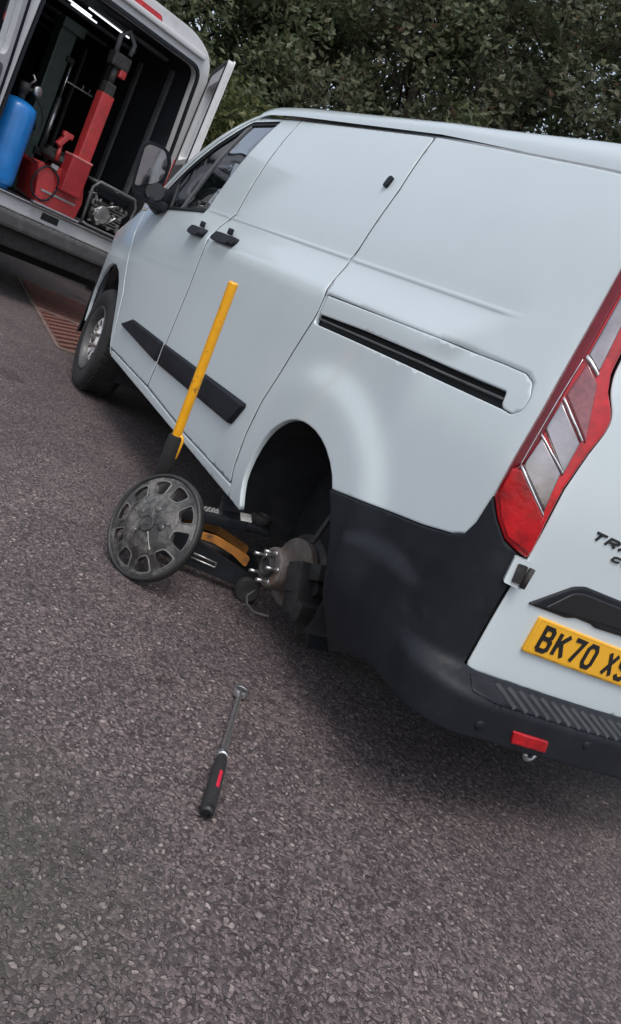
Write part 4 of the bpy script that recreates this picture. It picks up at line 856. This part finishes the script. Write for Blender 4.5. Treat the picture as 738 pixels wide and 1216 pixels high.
# ------------------------------------------------------------------ ground
def asphalt():
    m = bpy.data.materials.new('asphalt'); m.use_nodes = True; t = m.node_tree; N = t.nodes; L = t.links; b = N['Principled BSDF']
    tc = N.new('ShaderNodeTexCoord')
    def noise(sc, det=4, ro=.5):
        n = N.new('ShaderNodeTexNoise'); n.inputs['Scale'].default_value = sc; n.inputs['Detail'].default_value = det; n.inputs['Roughness'].default_value = ro; L.new(tc.outputs['Object'], n.inputs['Vector']); return n
    def ramp(src, stops):
        r = N.new('ShaderNodeValToRGB'); e = r.color_ramp.elements
        while len(e) < len(stops): e.new(.5)
        for q, (p, c) in zip(e, stops): q.position = p; q.color = (*c, 1)
        L.new(src, r.inputs['Fac']); return r
    def mix(f, a, b_, mode='MIX'):
        x = N.new('ShaderNodeMix'); x.data_type = 'RGBA'; x.blend_type = mode
        for k, v in (('Factor', f), ('A', a), ('B', b_)):
            if hasattr(v, 'node'): L.new(v, x.inputs[k])
            else: x.inputs[k].default_value = v if k == 'Factor' else (*v, 1)
        return x.outputs['Result']
    wob = noise(30, 3); add = N.new('ShaderNodeVectorMath'); add.operation = 'MULTIPLY_ADD'; add.inputs[1].default_value = (.030,.030,.0); L.new(wob.outputs['Color'], add.inputs[0]); L.new(tc.outputs['Object'], add.inputs[2])
    def vor(sc, feat='F1'):
        v = N.new('ShaderNodeTexVoronoi'); v.voronoi_dimensions = '2D'; v.feature = feat; v.inputs['Scale'].default_value = sc; L.new(add.outputs[0], v.inputs['Vector']); return v
    v1 = vor(62); v1e = vor(62, 'DISTANCE_TO_EDGE'); v2_ = vor(135); v2e = vor(135, 'DISTANCE_TO_EDGE')
    sep = N.new('ShaderNodeSeparateColor'); L.new(v1.outputs['Color'], sep.inputs[0]); sep2 = N.new('ShaderNodeSeparateColor'); L.new(v2_.outputs['Color'], sep2.inputs[0])
    c1 = ramp(sep.outputs[0], [(0,(.085,.067,.068)), (.45,(.152,.131,.131)), (.85,(.220,.190,.187)), (.96,(.285,.243,.232)), (1,(.38,.34,.32))])
    c2 = ramp(sep2.outputs[0], [(0,(.034,.026,.028)), (.6,(.096,.082,.083)), (1,(.19,.153,.152))])
    chip = ramp(sep.outputs[1], [(.30,(0,0,0)), (.34,(1,1,1))])          # which cells carry a big chip
    nd = noise(210, 3); rad = N.new('ShaderNodeMath'); rad.operation = 'MULTIPLY_ADD'; rad.inputs[1].default_value = .26; L.new(sep.outputs[2], rad.inputs[0]); L.new(v1.outputs['Distance'], rad.inputs[2])
    rad2 = N.new('ShaderNodeMath'); rad2.operation = 'MULTIPLY_ADD'; rad2.inputs[1].default_value = .30; L.new(nd.outputs['Fac'], rad2.inputs[0]); L.new(rad.outputs[0], rad2.inputs[2])
    ed = ramp(rad2.outputs[0], [(.50,(1,1,1)), (.64,(0,0,0))])
    f = N.new('ShaderNodeMath'); f.operation = 'MULTIPLY'; L.new(chip.outputs[0], f.inputs[0]); L.new(ed.outputs[0], f.inputs[1])
    ed2 = ramp(v2e.outputs['Distance'], [(.02,(.78,.75,.76)), (.22,(1,1,1))])
    fine = mix(1.0, c2.outputs[0], ed2.outputs[0], 'MULTIPLY')
    col = mix(f.outputs[0], fine, c1.outputs[0])
    big = noise(.55, 5, .6); rb = ramp(big.outputs['Fac'], [(.3,(.80,.78,.80)), (.7,(1.2,1.18,1.16))]); col = mix(1.0, col, rb.outputs[0], 'MULTIPLY')
    mid = noise(3.2, 6, .65); rm = ramp(mid.outputs['Fac'], [(.35,(.86,.85,.87)), (.65,(1.12,1.1,1.08))]); col = mix(1.0, col, rm.outputs[0], 'MULTIPLY')
    moss = noise(1.4, 7, .7); rs_ = ramp(moss.outputs['Fac'], [(.56,(0,0,0)), (.72,(1,1,1))])
    mf = N.new('ShaderNodeMath'); mf.operation = 'MULTIPLY'; mf.inputs[1].default_value = .35; L.new(rs_.outputs[0], mf.inputs[0])
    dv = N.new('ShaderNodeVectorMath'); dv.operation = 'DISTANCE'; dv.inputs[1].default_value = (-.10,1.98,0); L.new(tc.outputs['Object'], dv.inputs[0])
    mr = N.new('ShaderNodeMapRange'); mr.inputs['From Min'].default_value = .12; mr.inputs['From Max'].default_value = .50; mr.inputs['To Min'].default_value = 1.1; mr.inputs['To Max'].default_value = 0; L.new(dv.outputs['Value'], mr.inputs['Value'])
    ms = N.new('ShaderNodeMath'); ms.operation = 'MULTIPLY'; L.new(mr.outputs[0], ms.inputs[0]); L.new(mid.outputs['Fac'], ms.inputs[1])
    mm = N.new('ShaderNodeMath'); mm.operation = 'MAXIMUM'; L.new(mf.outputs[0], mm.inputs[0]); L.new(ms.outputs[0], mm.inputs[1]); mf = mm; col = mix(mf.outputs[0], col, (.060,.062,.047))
    st = noise(2.3, 3, .5); rt = ramp(st.outputs['Fac'], [(.64,(1,1,1)), (.70,(.62,.60,.60))]); col = mix(1.0, col, rt.outputs[0], 'MULTIPLY')
    L.new(col, b.inputs['Base Color']); b.inputs['Roughness'].default_value = .66; b.inputs['Specular IOR Level'].default_value = .45
    # relief
    h1 = N.new('ShaderNodeMath'); h1.operation = 'MULTIPLY'; L.new(f.outputs[0], h1.inputs[0]); h1.inputs[1].default_value = 1.0
    h2 = N.new('ShaderNodeMath'); h2.operation = 'MULTIPLY_ADD'; L.new(ed2.outputs[0], h2.inputs[0]); h2.inputs[1].default_value = .55; L.new(h1.outputs[0], h2.inputs[2])
    h3 = N.new('ShaderNodeMath'); h3.operation = 'MULTIPLY_ADD'; L.new(sep.outputs[2], h3.inputs[0]); h3.inputs[1].default_value = .5; L.new(h2.outputs[0], h3.inputs[2])
    bp = N.new('ShaderNodeBump'); bp.inputs['Strength'].default_value = 1.0; bp.inputs['Distance'].default_value = .006; L.new(h3.outputs[0], bp.inputs['Height']); L.new(bp.outputs[0], b.inputs['Normal'])
    return m
ASPH = asphalt()
mb = MB(); X = [-300,-40,-8,-3,0,3,6,10,16,40,300]; n = len(X)
mb.add([(x, y, 0) for x in X for y in X], [(i*n+j, (i+1)*n+j, (i+1)*n+j+1, i*n+j+1) for i in range(n-1) for j in range(n-1)])
tag(mb.build('ground', ASPH), kind='structure')
# loose chippings
random.seed(11); mb = MB(); ico = []
bm = bmesh.new(); bmesh.ops.create_icosphere(bm, subdivisions=1, radius=1); iv = [v.co.copy() for v in bm.verts]; jf = [tuple(v.index for v in f.verts) for f in bm.faces]; bm.free()
for k in range(3600):
    r = random.random()**.6; a = random.uniform(-.95, .6)
    d = .5+5.0*random.random()**1.3
    x, y = -1.22+d*math.cos(a), 2.44+d*math.sin(a)
    if y < .98 and x > -.1 and random.random() < .8: continue
    s = random.uniform(.0022,.0058)*(1+(random.random() < .05)*.7); R = Matrix.Rotation(random.uniform(0, 6.28), 3, 'Z') @ Matrix.Rotation(random.uniform(-.4,.4), 3, 'X')
    sc = Vector((s*random.uniform(.8,1.5), s*random.uniform(.7,1.1), s*random.uniform(.45,.7)))
    mb.add([R @ Vector((v.x*sc.x*random.uniform(.8,1.15), v.y*sc.y*random.uniform(.8,1.15), v.z*sc.z))+Vector((x, y, sc.z*.35)) for v in iv], jf)
def stone_mat():
    m = mat('loose_stone', (.12,.108,.105), .7); t = m.node_tree; N = t.nodes; L = t.links; g = N.new('ShaderNodeNewGeometry'); r = N.new('ShaderNodeValToRGB'); e = r.color_ramp.elements
    e[0].color = (.035,.03,.031,1); e[1].color = (.19,.17,.165,1); q = e.new(.75); q.color = (.10,.085,.085,1)
    L.new(g.outputs['Random Per Island'], r.inputs['Fac']); L.new(r.outputs[0], N['Principled BSDF'].inputs['Base Color']); return m
tag(mb.build('loose_chippings', stone_mat()), kind='stuff')

# ------------------------------------------------------------------ rusty grating in the ground before the service van
GA = math.atan2(.66-.84, 8.44-5.08)
GM = Matrix.Translation((5.06,.845,0)) @ Matrix.Rotation(GA, 4, 'Z')
gr = empty('drain_grate', GM, label='rust red barred grating set in the tarmac beside the front wheel', cat='drain grate')
RG = mat('rust_red_bar', (.165,.066,.050), .75, metal=.1, var=.35, vscale=14, bump=.4, wear=((.09,.045,.04), .5, .75), wscale=12)
mb = MB(); mb.add([(0,0,.003),(3.42,0,.003),(3.42,-.92,.003),(0,-.92,.003)], [(0,3,2,1)]); mb.build('pit_floor', mat('painted_shade_dirt', (.045,.026,.024), .9, var=.4, vscale=10), gr)  # flat sheet at ground level, shade between the slats put into its dirt colour
RF_ = mat('frame_bar', (.14,.10,.088), .7, var=.3, vscale=10, wear=((.11,.06,.05), .5, .8), wscale=8)
for x in (0, 1.64, 3.40):
    mb = MB(); mb.box((x,-.46,.010), (.05,.92,.02), bev=.004); mb.build('frame_bar', RF_, gr)
for y in (-.005, -.915):
    mb = MB(); mb.box((1.70,y,.009), (3.42,.035,.018), bev=.004); mb.build('frame_bar', RF_, gr)
def slats(x0, x1, ang, step):
    base = None; d = Vector((math.cos(ang), math.sin(ang))); x = x0-.92*abs(d.x/d.y)
    while x < x1:
        # clip the slat line through (x,0) going to -y
        pts = []
        for yy in (-.03, -.90):
            pts.append([x+d.x*(-yy)/abs(d.y), yy])
        (xa, ya), (xb, yb) = pts
        def at(xx): t_ = (xx-xa)/(xb-xa) if abs(xb-xa) > 1e-6 else 0; return (xx, ya+(yb-ya)*t_)
        lo, hi = x0+.03, x1-.03; p, q = (xa, ya), (xb, yb)
        if max(xa, xb) > lo and min(xa, xb) < hi:
            if p[0] < lo: p = at(lo)
            if q[0] > hi: q = at(hi)
            if math.dist(p, q) > .08:
                mb = MB(); c = Vector(((p[0]+q[0])/2, (p[1]+q[1])/2, .009)); mb.box((0,0,0), (math.dist(p, q), .055, .012)); o = mb.build('grate_slat', RG, gr)
                o.location = c; o.rotation_euler.z = math.atan2(q[1]-p[1], q[0]-p[0])
        x += step
slats(0, 1.64, math.radians(-45), .17); slats(1.64, 3.40, math.radians(-58), .17)

# ------------------------------------------------------------------ trees
def leaf_mat(name, cols, tr=.5):
    m = bpy.data.materials.new(name); m.use_nodes = True; t = m.node_tree; N = t.nodes; L = t.links; N.clear()
    o = N.new('ShaderNodeOutputMaterial'); g = N.new('ShaderNodeNewGeometry'); r = N.new('ShaderNodeValToRGB'); e = r.color_ramp.elements
    while len(e) < len(cols): e.new(.5)
    for q, (p, c) in zip(e, cols): q.position = p; q.color = (*c, 1)
    L.new(g.outputs['Random Per Island'], r.inputs['Fac'])
    d = N.new('ShaderNodeBsdfPrincipled'); d.inputs['Roughness'].default_value = .5; tl_ = N.new('ShaderNodeBsdfTranslucent'); mx = N.new('ShaderNodeMixShader'); mx.inputs[0].default_value = tr
    L.new(r.outputs[0], d.inputs['Base Color']); L.new(r.outputs[0], tl_.inputs['Color']); L.new(d.outputs[0], mx.inputs[1]); L.new(tl_.outputs[0], mx.inputs[2]); L.new(mx.outputs[0], o.inputs[0]); return m
LEAF = leaf_mat('evergreen_leaves', [(0,(.068,.092,.050)), (.5,(.118,.152,.080)), (.8,(.155,.185,.10)), (.95,(.18,.19,.115)), (1,(.12,.085,.05))])
LEAF2 = leaf_mat('bronze_green_leaves', [(0,(.075,.089,.055)), (.5,(.128,.147,.090)), (.8,(.165,.18,.11)), (.95,(.19,.185,.12)), (1,(.12,.07,.045))])
LEAFY = leaf_mat('yellow_green_leaves', [(0,(.04,.06,.02)), (.5,(.085,.105,.035)), (.85,(.15,.165,.06)), (1,(.22,.21,.09))])
BARK = mat('bark', (.060,.048,.038), .9, var=.4, vscale=12, bump=.8, bscale=40)
def crown(cl, per, ls, spread, m, name, rnd):
    vs = []; fs = []
    for c, cr in cl:
        for k in range(per):
            d = Vector((rnd.gauss(0,1), rnd.gauss(0,1), rnd.gauss(0,1))); d = d.normalized()*cr*rnd.random()**.45
            p = c+Vector((d.x, d.y, d.z*.72)); l = ls*rnd.uniform(.6,1.3); wd = l*rnd.uniform(.42,.62)
            u = Vector((rnd.gauss(0,1), rnd.gauss(0,1), rnd.gauss(-.2,.7))).normalized(); q = u.orthogonal().normalized(); q = (Matrix.Rotation(rnd.uniform(0,6.28), 3, u) @ q); nn = u.cross(q)
            b = len(vs); vs += [p-u*l*.5, p+q*wd*.5+nn*wd*.12, p+u*l*.5, p-q*wd*.5+nn*wd*.12]; fs += [(b,b+1,b+2),(b,b+2,b+3)]
    me = bpy.data.meshes.new(name); me.from_pydata([tuple(v) for v in vs], [], fs); me.materials.append(m); me.update(); return me
def tree_meshes(seed, h, rad, ncl, per, ls, m, low=.16):
    rnd = random.Random(seed); mb = MB(); cl = []
    mb.tube([(0,0,-.1),(.05,.03,h*.25),(-.05,.08,h*.55),(.06,0,h*.9)], [.22,.17,.11,.03], 10)
    for k in range(ncl):
        z = h*(low+(1-low)*rnd.random()**.9); f = math.sin(min(1, (z/h-low)/(1-low)*1.25+.28)*PI*.62+.15); a = rnd.uniform(0, 2*PI); r = rad*max(.2, f)*rnd.random()**.42
        c = Vector((r*math.cos(a), r*math.sin(a), z)); cl.append((c, rnd.uniform(.30,.62)))
        if k % 3 == 0: mb.tube([(0,0,max(.3, z-r*.6)), (c.x*.55, c.y*.55, z-r*.18), tuple(c)], [.035,.02,.006], 5)
    return mb, crown(cl, per, ls, 0, m, 'crown', rnd)
def plant(name, mb, crown_me, at, rot, sc, label, cat, group, bark='trunk'):
    t = empty(name, Matrix.Translation(at) @ Matrix.Rotation(rot, 4, 'Z') @ Matrix.Scale(sc, 4), label=label, cat=cat, group=group)
    return t
T1 = tree_meshes(3, 8.5, 2.4, 185, 140, .13, LEAF); T2 = tree_meshes(8, 9.0, 2.5, 175, 135, .13, LEAF2)
TR1 = T1[0].build('trunk', BARK).data; TR2 = T2[0].build('trunk', BARK).data
for o in [o for o in COL.objects if o.name.startswith('trunk')]: bpy.data.objects.remove(o)
def place(name, tr, cr, at, rot, sc, label, cat, group, tn='trunk'):
    t = empty(name, Matrix.Translation(at) @ Matrix.Rotation(rot, 4, 'Z') @ Matrix.Scale(sc, 4), label=label, cat=cat, group=group)
    for nm, me in ((tn, tr), ('crown', cr)):
        if me: o = bpy.data.objects.new(nm, me); COL.objects.link(o); o.parent = t
CX, CY = -1.22, 2.44
def pol(az, d): a = math.radians(az); return (CX+d*math.cos(a), CY+d*math.sin(a), 0)
for az, d, k, rot, sc, lab in [
    (-13.5, 16.5, 2, .4, 1.0, 'dark evergreen tree behind the open doors of the big white van'),
    (-21.0, 15.5, 1, 1.3, .95, 'dense green tree above the front end of the jacked white van'),
    (-29.0, 14.8, 2, 2.6, .95, 'bronze green tree above the middle of the jacked van roof'),
    (-36.5, 14.2, 1, 4.0, .98, 'dense green tree above the rear half of the jacked van roof'),
    (-45.0, 13.6, 2, 5.1, 1.0, 'dark tree at the right edge with sky showing through its leaves'),
    (-53.0, 13.6, 1, 5.9, 1.0, 'dark evergreen tree beyond the right edge of the tree row'),
    (-5.5, 18.5, 1, 3.1, 1.05, 'dark evergreen tree hidden mostly behind the big white van'),
    (-10.0, 14.6, 1, 2.2, .95, 'green tree rising right behind the roof of the big white van'), (-17.0, 20.5, 1, .9, 1.15, 'taller green tree filling the gap behind the first two trees'), (-25.0, 19.5, 2, 2.0, 1.15, 'taller bronze tree behind, between the second and third tree'),
    (-33.0, 19.0, 1, 3.3, 1.1, 'taller dark tree behind, above the middle of the jacked van'), (-49.0, 19.5, 2, .2, 1.0, 'far bronze tree beyond the right edge, behind the others')]:
    T, tr = (T1, TR1) if k == 1 else (T2, TR2)
    place('evergreen_tree', tr, T[1], pol(az, d), rot, sc, lab, 'tree', 'trees in a row behind the vans')
S1 = tree_meshes(15, 3.1, 1.25, 60, 150, .10, LEAFY, .05); SM = S1[0].build('stem', BARK); STM = SM.data; bpy.data.objects.remove(SM)
for az, d, rot, sc, lab in [(-15.5, 12.2, 0, .95, 'yellow green bush showing beside the open door of the big white van'), (-20.5, 11.8, 2.2, .98, 'yellow green bush just above the bonnet of the jacked van'), (-26.5, 12.2, 4.1, .80, 'yellow green bush hidden behind the cab roof of the jacked van')]:
    place('tall_bush', STM, S1[1], pol(az, d), rot, sc, lab, 'bush', 'bushes before the trees', 'stem')
